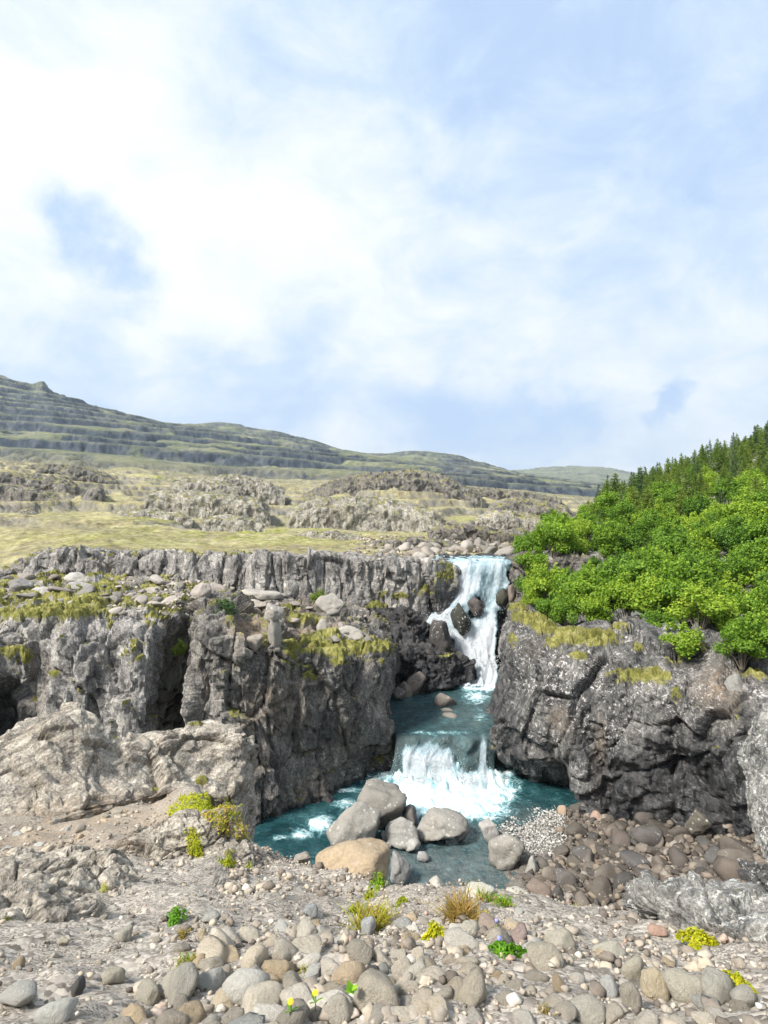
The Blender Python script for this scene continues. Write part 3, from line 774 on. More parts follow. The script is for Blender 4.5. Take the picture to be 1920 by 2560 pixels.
# D: left cliff with the mossy shelf on top
cD = [
 # back             mid               near              edge              face up           face mid          face low          base
 [(-420,1460,50),(-420,1490,42),(-430,1560,31),(-430,1590,29),(-430,1680,28.5),(-430,1760,28),(-430,1850,27.5),(-430,1980,27)],
 [(-120,1455,50),(-110,1480,42),(-90,1540,33),(-90,1570,31),(-80,1660,30.5),(-80,1740,30.5),(-80,1830,30.5),(-80,1950,30.5)],
 [(0,1452,50),(0,1478,42),(0,1538,34),(0,1566,32),(0,1610,31.4),(0,1690,31.5),(-5,1740,33.4),(-5,1950,33.2)],
 [(50,1448,50),(55,1476,42),(60,1535,34.4),(65,1556,32.6),(62,1606,31.8),(60,1690,31.4),(62,1745,32.8),(62,1950,32.4)],
 [(110,1444,50),(115,1474,42),(120,1532,34.6),(125,1552,32.5),(112,1620,31.4),(100,1690,31),(88,1780,31),(85,1950,31)],
 [(180,1440,50),(175,1472,42),(170,1525,34.8),(172,1540,32),(165,1620,30.6),(160,1700,30.3),(160,1800,30.2),(160,1950,30)],
 [(250,1438,50),(245,1470,42),(238,1512,35),(238,1529,31.8),(240,1610,30.6),(235,1700,30.5),(230,1800,30.5),(230,1950,30.4)],
 [(300,1440,50),(295,1472,42),(285,1530,34.5),(278,1552,31.9),(274,1620,30.7),(268,1700,30.4),(264,1800,30.3),(264,1950,30.2)],
 [(350,1446,50),(340,1476,42),(335,1545,33.5),(330,1570,31.6),(335,1640,30.2),(330,1720,29.8),(325,1800,29.7),(325,1950,29.6)],
 [(410,1450,49.6),(400,1480,42),(395,1540,34.5),(385,1562,32),(382,1640,30.8),(378,1720,30.4),(370,1800,30.3),(365,1950,30.2)],
 [(470,1452,49.2),(455,1482,42),(440,1535,36),(430,1556,34.6),(408,1640,34.2),(398,1720,34),(390,1800,33.6),(386,1950,33.4)],
 [(530,1456,49),(500,1490,43),(472,1540,39),(460,1572,39),(450,1640,40),(440,1720,40),(432,1800,40),(425,1950,40)],
 [(580,1460,49),(535,1500,44),(505,1550,42),(498,1590,43),(495,1640,44),(493,1720,44),(490,1800,44),(488,1950,44)],
]
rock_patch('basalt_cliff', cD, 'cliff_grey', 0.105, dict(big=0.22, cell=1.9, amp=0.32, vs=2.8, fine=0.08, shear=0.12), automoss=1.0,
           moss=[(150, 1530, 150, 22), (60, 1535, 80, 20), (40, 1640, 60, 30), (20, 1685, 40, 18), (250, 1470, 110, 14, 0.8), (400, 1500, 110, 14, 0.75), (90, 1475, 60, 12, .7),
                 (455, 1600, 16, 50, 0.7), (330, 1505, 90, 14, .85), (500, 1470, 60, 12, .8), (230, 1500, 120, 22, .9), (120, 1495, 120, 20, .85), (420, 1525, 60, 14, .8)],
           wet=lambda V, u, v: 0.8 * sstep(v, 1690, 1780) * sstep(u, 75, 55) + 0.75 * sstep(u, 395, 430) * sstep(v, 1590, 1680),  # shade inside the left gap and the cleft, painted dark
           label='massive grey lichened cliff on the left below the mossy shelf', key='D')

# C: central block with the mossy brow
cC = [
 [(545,1505,43),(500,1545,39),(488,1575,36.5),(486,1640,36.5),(484,1720,36.5),(480,1800,36.5),(475,1950,36.5),(475,2050,36.5)],
 [(520,1492,44),(497,1530,35),(494,1566,32),(490,1640,31.6),(488,1720,31.4),(482,1800,31.2),(478,1950,31),(478,2100,30.8)],
 [(535,1490,44.4),(512,1525,34),(510,1560,30.7),(506,1640,30.2),(500,1720,30),(494,1800,29.8),(490,1950,29.6),(490,2110,29.5)],
 [(600,1484,45),(588,1520,34.5),(588,1551,30.7),(590,1620,30.1),(594,1700,30),(606,1800,29.8),(610,1950,29.6),(610,2110,29.5)],
 [(630,1482,45),(618,1535,36),(612,1590,31.6),(616,1640,30.6),(620,1700,30.3),(630,1800,30),(632,1950,29.7),(632,2110,29.5)],
 [(650,1482,45),(645,1535,37),(648,1608,31.4),(648,1660,30.6),(650,1720,30.3),(648,1800,30.2),(644,1950,29.9),(641,2110,29.6)],
 [(700,1486,45.5),(692,1535,37),(692,1596,31.4),(692,1660,30.9),(694,1740,30.7),(690,1860,30.8),(678,1980,30.2),(666,2095,29.8)],
 [(770,1492,46),(765,1550,39),(758,1630,32.6),(758,1690,32),(755,1770,31.7),(748,1880,32),(738,1990,31.2),(720,2075,30.6)],
 [(850,1500,46),(850,1560,40),(855,1632,33.8),(850,1690,33.1),(845,1770,32.8),(838,1880,33.2),(820,1975,32.7),(805,2040,32)],
 [(900,1515,46),(915,1575,40.5),(925,1628,34.8),(920,1690,34.2),(912,1770,34.0),(912,1870,34.8),(900,1950,34.4),(880,2010,33.3)],
 [(930,1540,46),(955,1590,41.5),(980,1634,36),(976,1690,35.5),(952,1780,35.7),(982,1850,35.8),(962,1920,36),(935,1985,34.6)],
 [(960,1560,46.5),(972,1605,42.5),(990,1655,38.6),(984,1700,38.3),(966,1780,38.3),(1000,1840,38),(985,1905,38),(975,1970,37)],
 [(980,1575,47),(982,1615,44.5),(985,1670,42.5),(984,1710,42.3),(975,1770,42.3),(1002,1800,42),(1000,1860,42),(1000,1900,42)],
]
rock_patch('basalt_cliff', cC, 'cliff_brown', 0.088, dict(big=0.30, cell=1.75, amp=0.36, vs=2.2, fine=0.10, seed=2.0), automoss=0.55,
           moss=[(760, 1612, 60, 26), (850, 1624, 90, 22), (940, 1622, 60, 20), (725, 1650, 30, 40, 0.9), (775, 1680, 40, 24, 0.95), (850, 1655, 30, 16, .9), (760, 1550, 60, 20, 0.8), (910, 1600, 50, 14, 0.8), (830, 1590, 70, 18, .85), (720, 1520, 50, 12, .7), (660, 1600, 16, 24, 0.7), (955, 1655, 14, 10, .8)],
           soil=[(625, 1570, 40, 22, 1.2), (700, 1530, 70, 22, 0.8), (780, 1580, 60, 22, 0.6), (625, 1790, 16, 60, 0.5), (700, 1760, 50, 60, 0.35)],
           wet=lambda V, u, v: 0.55 * blobs(u, v, [(810, 1840, 60, 24), (735, 1830, 40, 24), (690, 1900, 50, 16, .5)]) + 0.9 * sstep(V[..., 2], 0.35, 0.1) + 0.6 * sstep(u, 985, 995),  # darker patches mid-face, at the waterline and on the river side
           label='massive brown-grey basalt block with a mossy brow in the centre', key='C')

# B: dark wet bench between the block and the fall
rB = [
 [(840,1480,50),(930,1490,50),(1000,1495,50),(1060,1510,50.5),(1100,1530,51)],
 [(850,1515,46.6),(930,1518,46.6),(1010,1520,46.8),(1048,1545,47),(1074,1566,47.8)],
 [(870,1550,45.2),(940,1556,45.4),(1015,1555,45.6),(1056,1576,46.2),(1086,1592,47.2)],
 [(920,1590,44.2),(965,1600,44.2),(1030,1600,44.4),(1075,1612,45.2),(1116,1624,46.4)],
 [(965,1628,43.2),(1000,1634,43),(1065,1628,43.4),(1125,1634,44),(1172,1652,45.2)],
 [(970,1680,42.6),(1005,1690,42.4),(1072,1688,42.8),(1132,1676,43.4),(1180,1672,44.6)],
 [(960,1760,42),(1000,1760,41.8),(1075,1740,42.3),(1138,1715,43),(1190,1700,44.2)],
]
rock_patch('dark_bench', flip(rB), 'cliff_dark', 0.095, dict(big=0.35, cell=1.3, amp=0.30, vs=0.8, fine=0.12, seed=4), automoss=0.25,
           moss=[(930, 1512, 70, 12, .95), (880, 1510, 40, 10, .9), (1120, 1640, 40, 12, .6)],
           wet=lambda V, u, v: 0.45 + 0.5 * sstep(v, 1640, 1680), label='dark wet rock bench beside the foot of the waterfall', key='B')

# J: blocks right of the fall, below the shrubs
uJ = [1255, 1268, 1278, 1310, 1338, 1345, 1352, 1362, 1400, 1460, 1500, 1525, 1580]
eJ = [1430, 1410, 1402, 1388, 1388, 1400, 1408, 1398, 1394, 1394, 1400, 1405, 1420]
DJ = [52, 50.5, 49.6, 48.8, 49.2, 50.8, 51, 48.6, 48, 47.4, 46.8, 46.5, 46]
rows = [[(u, e - 6, D + 7) for u, e, D in zip(uJ, eJ, DJ)],
        [(u, e - 2, D + 1.4) for u, e, D in zip(uJ, eJ, DJ)],
        [(u, e + 4, D) for u, e, D in zip(uJ, eJ, DJ)],
        [(u, 1445, D - 0.3) for u, e, D in zip(uJ, eJ, DJ)],
        [(u - 4, 1490, D - 0.3) for u, e, D in zip(uJ, eJ, DJ)],
        [(u - 6, 1560, D - 0.4) for u, e, D in zip(uJ, eJ, DJ)]]
rock_patch('basalt_cliff', flip(rows), 'cliff_brown', 0.088, dict(big=0.22, cell=1.25, amp=0.30, vs=1.5, fine=0.06, seed=6), automoss=0.5,
           wet=lambda V, u, v: 0.6 * sstep(u, 1285, 1265), label='jointed brown basalt blocks just right of the waterfall under the shrubs', key='J')

# I: right-hand cliff of the gorge
cI = [
 [(1330,1480,50),(1295,1512,48),(1276,1560,47),(1268,1610,47),(1266,1660,47),(1264,1690,47),(1263,1710,47),(1263,1760,47)],
 [(1350,1490,45),(1282,1513,43.5),(1264,1545,42),(1258,1600,41),(1262,1660,41),(1250,1720,40.6),(1250,1770,40.6),(1250,1820,40.6)],
 [(1375,1505,43),(1310,1528,40),(1282,1560,38),(1260,1620,37),(1260,1690,36.8),(1236,1760,36.6),(1226,1820,36.2),(1224,1890,36)],
 [(1412,1530,40),(1342,1560,36.6),(1312,1600,34.6),(1292,1670,34),(1284,1740,33.8),(1240,1800,34),(1232,1865,34),(1262,1920,35.6)],
 [(1440,1540,38.6),(1380,1588,34.2),(1350,1632,32.6),(1330,1700,32),(1310,1780,31.8),(1290,1850,32.2),(1320,1915,33.6),(1330,1965,35)],
 [(1500,1540,37.4),(1440,1586,33),(1415,1632,31.6),(1400,1720,31),(1390,1800,30.8),(1385,1880,31.2),(1415,1940,32.6),(1420,1990,34)],
 [(1560,1530,36.2),(1505,1578,32.4),(1485,1635,30.6),(1475,1730,30),(1465,1820,29.8),(1455,1910,30),(1450,1985,30.2),(1455,2060,30.4)],
 [(1640,1540,34.6),(1590,1585,31.2),(1575,1660,29.4),(1570,1740,28.8),(1565,1830,28.6),(1560,1930,29),(1555,2020,29.2),(1560,2090,29)],
 [(1720,1560,32.4),(1680,1625,29.6),(1665,1700,28),(1660,1770,27.5),(1660,1860,27.4),(1665,1950,27.8),(1670,2040,28),(1680,2110,27.8)],
 [(1770,1580,31.4),(1740,1660,28.6),(1722,1730,27.2),(1715,1800,26.8),(1715,1880,26.6),(1718,1970,27.2),(1722,2050,27.2),(1730,2130,27)],
 [(1822,1575,30),(1808,1600,28.4),(1790,1720,26.6),(1780,1800,26),(1780,1890,25.8),(1790,1990,26.2),(1800,2090,26),(1800,2170,25.8)],
 [(1870,1640,29),(1850,1682,27),(1842,1760,25.8),(1838,1830,25.4),(1840,1910,25.2),(1846,2010,25.4),(1860,2110,25.2),(1862,2190,25)],
 [(1940,1650,28),(1930,1690,26.2),(1920,1760,25.2),(1915,1840,24.9),(1920,1920,24.7),(1925,2020,24.7),(1930,2140,24.5),(1930,2210,24.3)],
 [(2140,1660,26),(2130,1700,24.5),(2120,1770,23.8),(2120,1850,23.6),(2120,1930,23.4),(2125,2040,23.2),(2130,2160,23),(2130,2220,22.8)],
 [(2500,1680,22),(2500,1720,21),(2500,1800,20.5),(2500,1880,20.2),(2500,1960,20),(2500,2060,19.8),(2500,2180,19.6),(2500,2240,19.5)],
]
rock_patch('basalt_cliff', cI, 'cliff_right', 0.088, dict(big=0.40, cell=2.0, amp=0.38, vs=2.0, fine=0.08, seed=8, shear=-0.25), automoss=0.35,
           moss=[(1430, 1592, 76, 26), (1490, 1596, 70, 24), (1370, 1575, 40, 16, .95), (1310, 1545, 40, 18, .95), (1380, 1610, 24, 20, .95), (1450, 1640, 40, 12, .8), (1555, 1570, 40, 12, .8), (1280, 1520, 50, 12), (1345, 1555, 36, 24), (1280, 1600, 14, 22, .95),
                 (1570, 1690, 55, 22, .95), (1640, 1690, 45, 24, .95), (1600, 1620, 30, 20, .75), (1690, 1640, 40, 30, .7), (1750, 1620, 24, 16, .8), (1690, 1740, 22, 40, .65),
                 (1840, 1795, 34, 50, .55), (1710, 1875, 16, 8, .9), (1885, 1690, 40, 16, .8), (1320, 1925, 110, 16, .7), (1240, 1880, 26, 22, .85), (1750, 1770, 24, 30, .5)],
           lichen=[(1420, 1720, 90, 110, 1.0), (1490, 1820, 50, 60, .9), (1380, 1830, 30, 60, .8), (1560, 1720, 70, 50, .5), (1860, 1720, 50, 40, .6)],
           soil=[(1800, 1720, 50, 60, 0.55), (1500, 1880, 16, 70, 0.45), (1400, 1800, 24, 30, 0.4)],
           wet=lambda V, u, v: 0.95 * sstep(v + 26 * fbm(V / 2.2, 3), 1800 - 0.02 * (u - 1500), 1915) * sstep(u, 1400, 1540) + 0.75 * sstep(u, 1330, 1265) * sstep(v, 1600, 1690) + 0.8 * sstep(V[..., 2], 0.6, 0.2),  # dark lower face paints in shade along with wet rock
           label='dark lichen-spotted cliff overhanging the pool on the right', key='I')

# rock behind the upper fall and the lower step
def falls_net(dD):
    return flip([
        [(1095,1388,60+dD),(1145,1388,60+dD),(1190,1388,60+dD),(1235,1388,60+dD),(1275,1388,60+dD),(1300,1388,60+dD)],
        [(1110,1404,51.5+dD),(1150,1404,51.5+dD),(1190,1404,51.4+dD),(1230,1404,51.4+dD),(1268,1404,51.4+dD),(1290,1404,51.4+dD)],
        [(1110,1424,50.4+dD),(1148,1416,50.3+dD),(1190,1412,50.2+dD),(1230,1412,50.2+dD),(1268,1412,50.2+dD),(1288,1412,50.2+dD)],
        [(1095,1465,50.0+dD),(1134,1460,49.8+dD),(1180,1455,49.8+dD),(1225,1455,49.9+dD),(1268,1455,50+dD),(1285,1455,50+dD)],
        [(1080,1510,49.6+dD),(1122,1510,49.2+dD),(1170,1505,49.0+dD),(1215,1505,49.4+dD),(1258,1500,49.4+dD),(1280,1500,49.6+dD)],
        [(1050,1556,48.6+dD),(1090,1552,48.2+dD),(1140,1548,48.0+dD),(1200,1545,48.4+dD),(1246,1545,48.2+dD),(1270,1545,48.2+dD)],
        [(1080,1600,48.0+dD),(1125,1600,47.5+dD),(1165,1600,47.3+dD),(1205,1598,47.4+dD),(1242,1595,47.4+dD),(1262,1595,47.4+dD)],
        [(1100,1650,47.2+dD),(1150,1650,46.8+dD),(1180,1650,46.6+dD),(1210,1650,46.6+dD),(1242,1650,46.6+dD),(1262,1650,46.6+dD)],
        [(1110,1690,46.2+dD),(1145,1690,45.6+dD),(1178,1690,45.4+dD),(1210,1690,45.4+dD),(1244,1690,45.6+dD),(1262,1690,45.6+dD)],
        [(1110,1720,45.0+dD),(1145,1720,44.4+dD),(1178,1720,44.2+dD),(1210,1720,44.2+dD),(1244,1720,44.4+dD),(1262,1720,44.4+dD)]])
rock_patch('fall_rock_wall', falls_net(0.55), 'cliff_dark', 0.09, dict(big=0.2, cell=0.8, amp=0.18, vs=2.5, fine=0.07, seed=9), wet=lambda V, u, v: 0.9 + 0 * u,
           label='wet black rock wall behind the falling water', key='K', cat='rock wall')

# E: pale outcrop in the left foreground
uE = [-420, -150, 0, 93, 160, 181, 205, 225, 270, 295, 329, 400, 485, 590, 612, 624, 630]
eE = [1900, 1880, 1850, 1792, 1768, 1764, 1775, 1800, 1840, 1848, 1824, 1816, 1810, 1818, 1834, 1846, 1856]
DE = [10, 11, 12, 12.5, 12.9, 13, 13, 13, 13.2, 13.3, 13.6, 14, 14.3, 14.6, 14.6, 15.2, 16.6]
bE = [2170, 2130, 2085, 2050, 2030, 2022, 2016, 2012, 2002, 1998, 1992, 1984, 1976, 2010, 2060, 2085, 2085]
BE = [8.4, 9.2, 10, 10.5, 10.8, 10.9, 11, 11.1, 11.4, 11.5, 11.7, 12.2, 12.8, 13.1, 13.3, 14.2, 16]
rows = [[(u, e + 70, D + 4.5) for u, e, D in zip(uE, eE, DE)],
        [(u, e + 8, D + 1.3) for u, e, D in zip(uE, eE, DE)],
        [(u, e, D) for u, e, D in zip(uE, eE, DE)],
        [(u, e + 0.25 * (b - e), D + 0.30 * (B - D)) for u, e, D, b, B in zip(uE, eE, DE, bE, BE)],
        [(u, e + 0.6 * (b - e), D + 0.55 * (B - D)) for u, e, D, b, B in zip(uE, eE, DE, bE, BE)],
        [(u, b, B) for u, b, B in zip(uE, bE, BE)],
        [(u, b + 90, B) for u, b, B in zip(uE, bE, BE)]]
rock_patch('rock_outcrop', flip(rows), 'rock_pale', 0.045, dict(big=0.16, cell=1.2, amp=0.13, vs=0.5, fine=0.05, seed=11, shear=0.9),
           moss=[(490, 1812, 26, 5, .9), (505, 1953, 18, 12, .9), (385, 1975, 12, 8, .8), (545, 2010, 60, 30, .7)], soil=[(250, 2020, 120, 30, .7), (100, 2060, 100, 40, .6), (420, 1985, 90, 14, .6)],
           lichen=[(450, 1920, 150, 60, .6)], mossh=0.05, label='pale weathered rock outcrop with slanting cracks, left foreground', cat='outcrop', key='E', maxn=280)

# F1, F2: low rock ridges in front of it
def ridge(name, crest, D0, base, B0, mat, label, seed, back=1.0, key=None, **k):
    rows = [[(u, v + 110, D + back * 1.6) for (u, v), D in zip(crest, D0)],
            [(u, v + 14, D + back * 0.5) for (u, v), D in zip(crest, D0)],
            [(u, v, D) for (u, v), D in zip(crest, D0)],
            [((u + a) / 2, v + 0.42 * (b - v), D + 0.45 * (B - D) - 0.05) for (u, v), D, (a, b), B in zip(crest, D0, base, B0)],
            [(a, b, B) for (a, b), B in zip(base, B0)],
            [(a, b + 60, B) for (a, b), B in zip(base, B0)]]
    return rock_patch(name, flip(rows), mat, 0.02, dict(big=0.07, cell=0.5, amp=0.055, vs=0.8, fine=0.03, seed=seed, shear=0.3), label=label, cat='outcrop', key=key, mossh=0.03, maxn=150, **k)
def lump(name, u, v, D, rad, rotz, tilt, mat, label, seed, key, sub=(130, 80), power=3.2, cell=0.5, amp=0.07, **k):
    """a closed half-buried rock: rounded box form with fractured relief"""
    a = np.linspace(0, 2 * np.pi, sub[0]); b = np.linspace(-0.35, np.pi / 2 - 0.002, sub[1])
    A, B = np.meshgrid(a, b, indexing='ij')
    d = np.stack([np.cos(A) * np.cos(B), np.sin(A) * np.cos(B), np.sin(B)], -1)
    r = (np.abs(d) ** power).sum(-1) ** (-1 / power)
    V = d * r[..., None] * (1 + 0.16 * fbm(d * 1.3 + seed, 3))[..., None] * np.array(rad)
    from mathutils import Euler
    Rm = np.array(Euler((tilt[0], tilt[1], rotz)).to_matrix())
    V = V @ Rm.T
    c = at(u, v, D)
    N = d / np.array(rad); N /= np.linalg.norm(N, axis=-1)[..., None]; N = N @ Rm.T
    dd = rock_relief(V + c, big=amp * 0.8, cell=cell, amp=amp, vs=k.pop('vs', 0.6), fine=k.pop('fine', 0.022), seed=seed, shear=k.pop('shear', 0.5))
    dd[-1] = dd[0]
    V = V + N * dd[..., None] + c
    u_, v_ = px_of(V)
    N2 = normals(V)
    if (N2 * N).sum(-1).mean() < 0: N2 = -N2
    mo = blobs(u_, v_, k.get('moss', [])) if k.get('moss') else 0 * u_
    so = blobs(u_, v_, k.get('soil', [])) if k.get('soil') else 0 * u_
    li = blobs(u_, v_, k.get('lichen', [])) if k.get('lichen') else 0 * u_
    me = grid_mesh(name, V, {'moss': mo, 'soil': so, 'wet': 0 * u_, 'lichen': li}, smooth=False)
    SURF[key] = (V.reshape(-1, 3), u_.ravel(), v_.ravel(), N2.reshape(-1, 3))
    return obj(name, me, M[mat], label=label, cat='outcrop')
lump('rock_ridge', 425, 2150, 7.9, (0.90, 0.50, 0.44), 0.20, (-0.30, -0.22), 'rock_pale', 'low humped grey rock ridge with lime moss beside the gravel slope', 13, 'F1',
     moss=[(480, 2105, 14, 40, .95), (500, 2140, 26, 16, .9)], soil=[(300, 2100, 40, 24, .6)], sub=(200, 110))
lump('rock_ridge', 566, 2170, 7.7, (0.30, 0.34, 0.24), 0.2, (-0.25, 0.25), 'rock_pale', 'small mossy rock at the right end of the humped ridge', 14, 'F1b', moss=[(575, 2130, 30, 20, .6)])
lump('rock_ridge', 150, 2222, 5.1, (0.50, 0.62, 0.20), -0.55, (-0.36, -0.12), 'rock_pale', 'sloping grey rock slab with a round stone in its hollow, left edge', 15, 'F2', sub=(200, 110),
     moss=[(70, 2225, 24, 14, .95), (205, 2240, 12, 8, .7)])
lump('rock_ridge', 0, 2330, 3.9, (0.30, 0.62, 0.17), -0.6, (-0.36, -0.1), 'rock_pale', 'grey-green rock slab cut off by the left edge of the picture', 16, 'F2b', sub=(170, 95), moss=[(15, 2310, 26, 24, .9)])
lump('lichened_rock', 1870, 2318, 4.0, (0.48, 0.80, 0.22), 0.25, (-0.34, 0.10), 'rock_lichen', 'low grey rock crusted with pale lichen at the right edge', 17, 'H', sub=(210, 120), moss=[(1840, 2225, 24, 8, .6)], lichen=[(1850, 2270, 120, 80, .8)])
lump('lichened_rock', 1690, 2300, 4.55, (0.18, 0.24, 0.10), 0.2, (-0.3, 0.1), 'rock_lichen', 'small lichened rock at the left foot of the big lichened one', 18, 'Hb', lichen=[(1700, 2280, 60, 40, .8)])
lump('dark_rock', 1915, 2200, 6.0, (0.22, 0.26, 0.18), 0.2, (-0.2, 0.1), 'cliff_right', 'dark rock rising behind the lichened rock at the right edge', 20, 'Hc')
ridge('leaning_rock', [(1845,1895),(1856,1860),(1888,1812),(1925,1770),(2000,1730),(2150,1700)], [14.6,14.3,13.8,13.4,13,12.6],
      [(1862,1945),(1872,1985),(1892,2060),(1925,2105),(2000,2150),(2150,2200)], [13.8,13.4,12.8,12.3,11.8,11.2], 'rock_lichen',
      'pale rock face leaning in at the right edge in front of the dark cliff', 19, key='H2', lichen=[(1900, 1950, 60, 150, .8)])

# ================================================================== ground in the foreground
LEFT = [(0.8,4000),(1.3,3080),(1.9,2560),(2.5,2450),(3.3,2350),(4.4,2265),(5.6,2205),(7,2155),(8.5,2110),(10.5,2056),(13,1995),(15.5,1990)]
def colG(u, lip):
    """lip = None: slope runs on; else (D, v) where the ground breaks off to the pool"""
    if lip is None:
        return [(u, v, D) for D, v in LEFT]
    LD, Lv = lip
    out = [(u, 4000, 0.8), (u, 3080, 1.3), (u, 2560, 1.9)]
    for k in range(1, 6):
        f = k / 5; D = 1.9 * (LD / 1.9) ** f
        vv = np.interp(D, [d for d, _ in LEFT], [v for _, v in LEFT]); vL = np.interp(LD, [d for d, _ in LEFT], [v for _, v in LEFT])
        out.append((u, vv + (Lv - vL) * f ** 1.6, D))
    zL = -(Lv - 1280) / FPX * LD
    for dd, dz in ((1.1, -0.9), (3.0, -3.2), (7, -7.2), (13, -12.6)):
        D = LD + dd; z = max(zL + dz, -16.5)
        out.append((u, 1280 - z / D * FPX, D))
    return out
lips = {-700: None, -200: None, 0: None, 200: None, 380: None, 520: None, 590: (11.5, 2062), 640: (9.6, 2118), 700: (8.8, 2140), 780: (8.2, 2172), 860: (7.6, 2192), 930: (6.4, 2215),
        1000: (5.6, 2222), 1080: (5.4, 2220), 1150: (5.2, 2222), 1220: (5.1, 2232), 1300: (5.0, 2246), 1400: (4.9, 2262), 1500: (4.8, 2276), 1600: (4.7, 2290), 1700: (4.7, 2300), 1800: (4.8, 2305), 1920: (5.0, 2310), 2300: (5.2, 2320), 2900: (5.4, 2330)}
netG = [colG(u, l) for u, l in lips.items()]
netG = np.stack([np.stack([at(*q) for q in c]) for c in netG])
def ground():
    # denser near the viewer
    nc, nr = 320, 255
    tcs = np.interp(np.linspace(0, 1, nc), [0, 0.12, 0.9, 1], [0, 1.6, 22.4, 24])
    trs = np.interp(np.linspace(0, 1, nr), [0, 0.05, 0.86, 1], [0, 1.2, 8.0, 11])
    k = netG.shape[1]
    A = hermite(netG.reshape(len(netG), -1), tcs).reshape(nc, k, 3)
    V = hermite(A.transpose(1, 0, 2).reshape(k, -1), trs).reshape(nr, nc, 3).transpose(1, 0, 2)
    V[..., 2] += 0.10 * fbm(V / 1.1, 4) + 0.022 * fbm(V / 0.22, 3, 0.6) + 0.10 * fbm(V / 0.9, 3) * sstep(V[..., 1], 5, 8)
    u, v = px_of(V)
    so = blobs(u, v, [(120, 2090, 180, 40, .8), (300, 2050, 160, 40, .8), (420, 2000, 120, 22, .6), (0, 2130, 80, 60, .8), (330, 2075, 50, 20, .7)])
    mo = blobs(u, v, [(500, 2035, 70, 30, 1.0), (545, 2055, 50, 36, 1.0), (560, 2150, 36, 14, .7), (620, 2160, 20, 14, .7)])
    me = grid_mesh('ground', V, {'soil': so, 'moss': mo})
    SURF['G'] = (V.reshape(-1, 3), u.ravel(), v.ravel(), -normals(V).reshape(-1, 3) if normals(V)[..., 2].mean() < 0 else normals(V).reshape(-1, 3))
    return obj('ground', me, M['gravel'], kind='structure', label='gravelly stony bank in the foreground')
ground()

# bank of the pool: rubble slope on the right, bed under the water
def zD(u, v, z):
    return at(u, v, (CAMZ - z) * FPX / (v - 1280))
ub = [600, 900, 1080, 1190, 1250, 1330, 1420, 1500, 1600, 1750, 1920, 2150, 2500]
zb = {2420: [-1, -1, -.9, -.6, .1, .6, .9, 1.1, 1.5, 2.2, 3.2, 4.2, 5], 2260: [-1.2, -.9, -.7, -.5, -.02, .45, .7, .9, 1.3, 2, 3, 4, 5],
      2180: [-1.3, -.9, -.6, -.45, -.1, .25, .5, .75, 1.1, 1.7, 2.6, 3.6, 4.6], 2110: [-1.5, -1.2, -.9, -.5, -.04, .12, .32, .55, .85, 1.35, 2.2, 3, 4],
      2050: [-1.6, -1.5, -1.2, -.6, -.14, .06, .12, .28, .5, .95, 1.5, 2.2, 3], 2010: [-1.7, -1.7, -1.5, -1, -.6, -.25, -.12, .1, .3, .6, 1, 1.6, 2], 1930: [-1.8] * 7 + [-1, -.5, 0, .5, 1, 1]}
rock_patch('bank', np.array([[zD(u, v, zb[v][i]) for v in sorted(zb, reverse=True)] for i, u in enumerate(ub)]), 'bank', 0.14,
           dict(big=0.06, cell=0.5, amp=0.10, vs=1, fine=0.05, seed=21), px_net=False, kind='structure', label='dark stony bank and bed of the pool', key='R')

# forest slope on the right
rM = [
 [(1335,1520,43.5),(1400,1550,40.5),(1480,1555,38),(1580,1550,36),(1680,1560,33.5),(1800,1600,30.5),(1920,1660,28.5),(2250,1690,25.5),(2800,1720,22)],
 [(1322,1495,47.8),(1400,1500,46.2),(1500,1480,45.4),(1600,1470,43.6),(1700,1470,41.6),(1800,1478,38.8),(1920,1495,36.8),(2250,1500,34),(2800,1510,31)],
 [(1300,1402,50.5),(1390,1404,50),(1500,1405,49.5),(1600,1392,50),(1700,1378,49.6),(1800,1366,48),(1920,1360,46),(2250,1330,44),(2800,1300,42)],
 [(1335,1385,60),(1400,1360,62),(1500,1330,64),(1600,1308,66),(1700,1285,66),(1800,1260,65),(1920,1235,64),(2250,1150,62),(2800,1050,60)],
 [(1370,1362,80),(1420,1322,84),(1510,1280,88),(1600,1250,90),(1700,1216,90),(1800,1180,90),(1920,1135,90),(2250,1010,88),(2800,850,86)],
 [(1400,1330,110),(1450,1290,115),(1520,1262,120),(1610,1228,122),(1700,1190,122),(1800,1152,122),(1920,1098,120),(2250,950,118),(2800,780,115)],
 [(1420,1330,150),(1470,1300,155),(1540,1280,160),(1620,1250,160),(1700,1215,160),(1800,1180,160),(1920,1125,160),(2250,1000,160),(2800,850,160)],
 [(1420,1345,220),(1470,1335,230),(1540,1325,240),(1620,1320,240),(1700,1320,240),(1800,1310,240),(1920,1300,240),(2250,1250,240),(2800,1200,240)],
]
rock_patch('forest_slope', flip(rM), 'cliff_grey', 0.42, dict(big=0.5, cell=2.5, amp=0.5, vs=1, fine=0.12, seed=23), automoss=1.0, moss=[(1700, 1500, 500, 300, .55)],
           kind='structure', label='rocky hillside under the trees on the right', key='M', maxn=200)

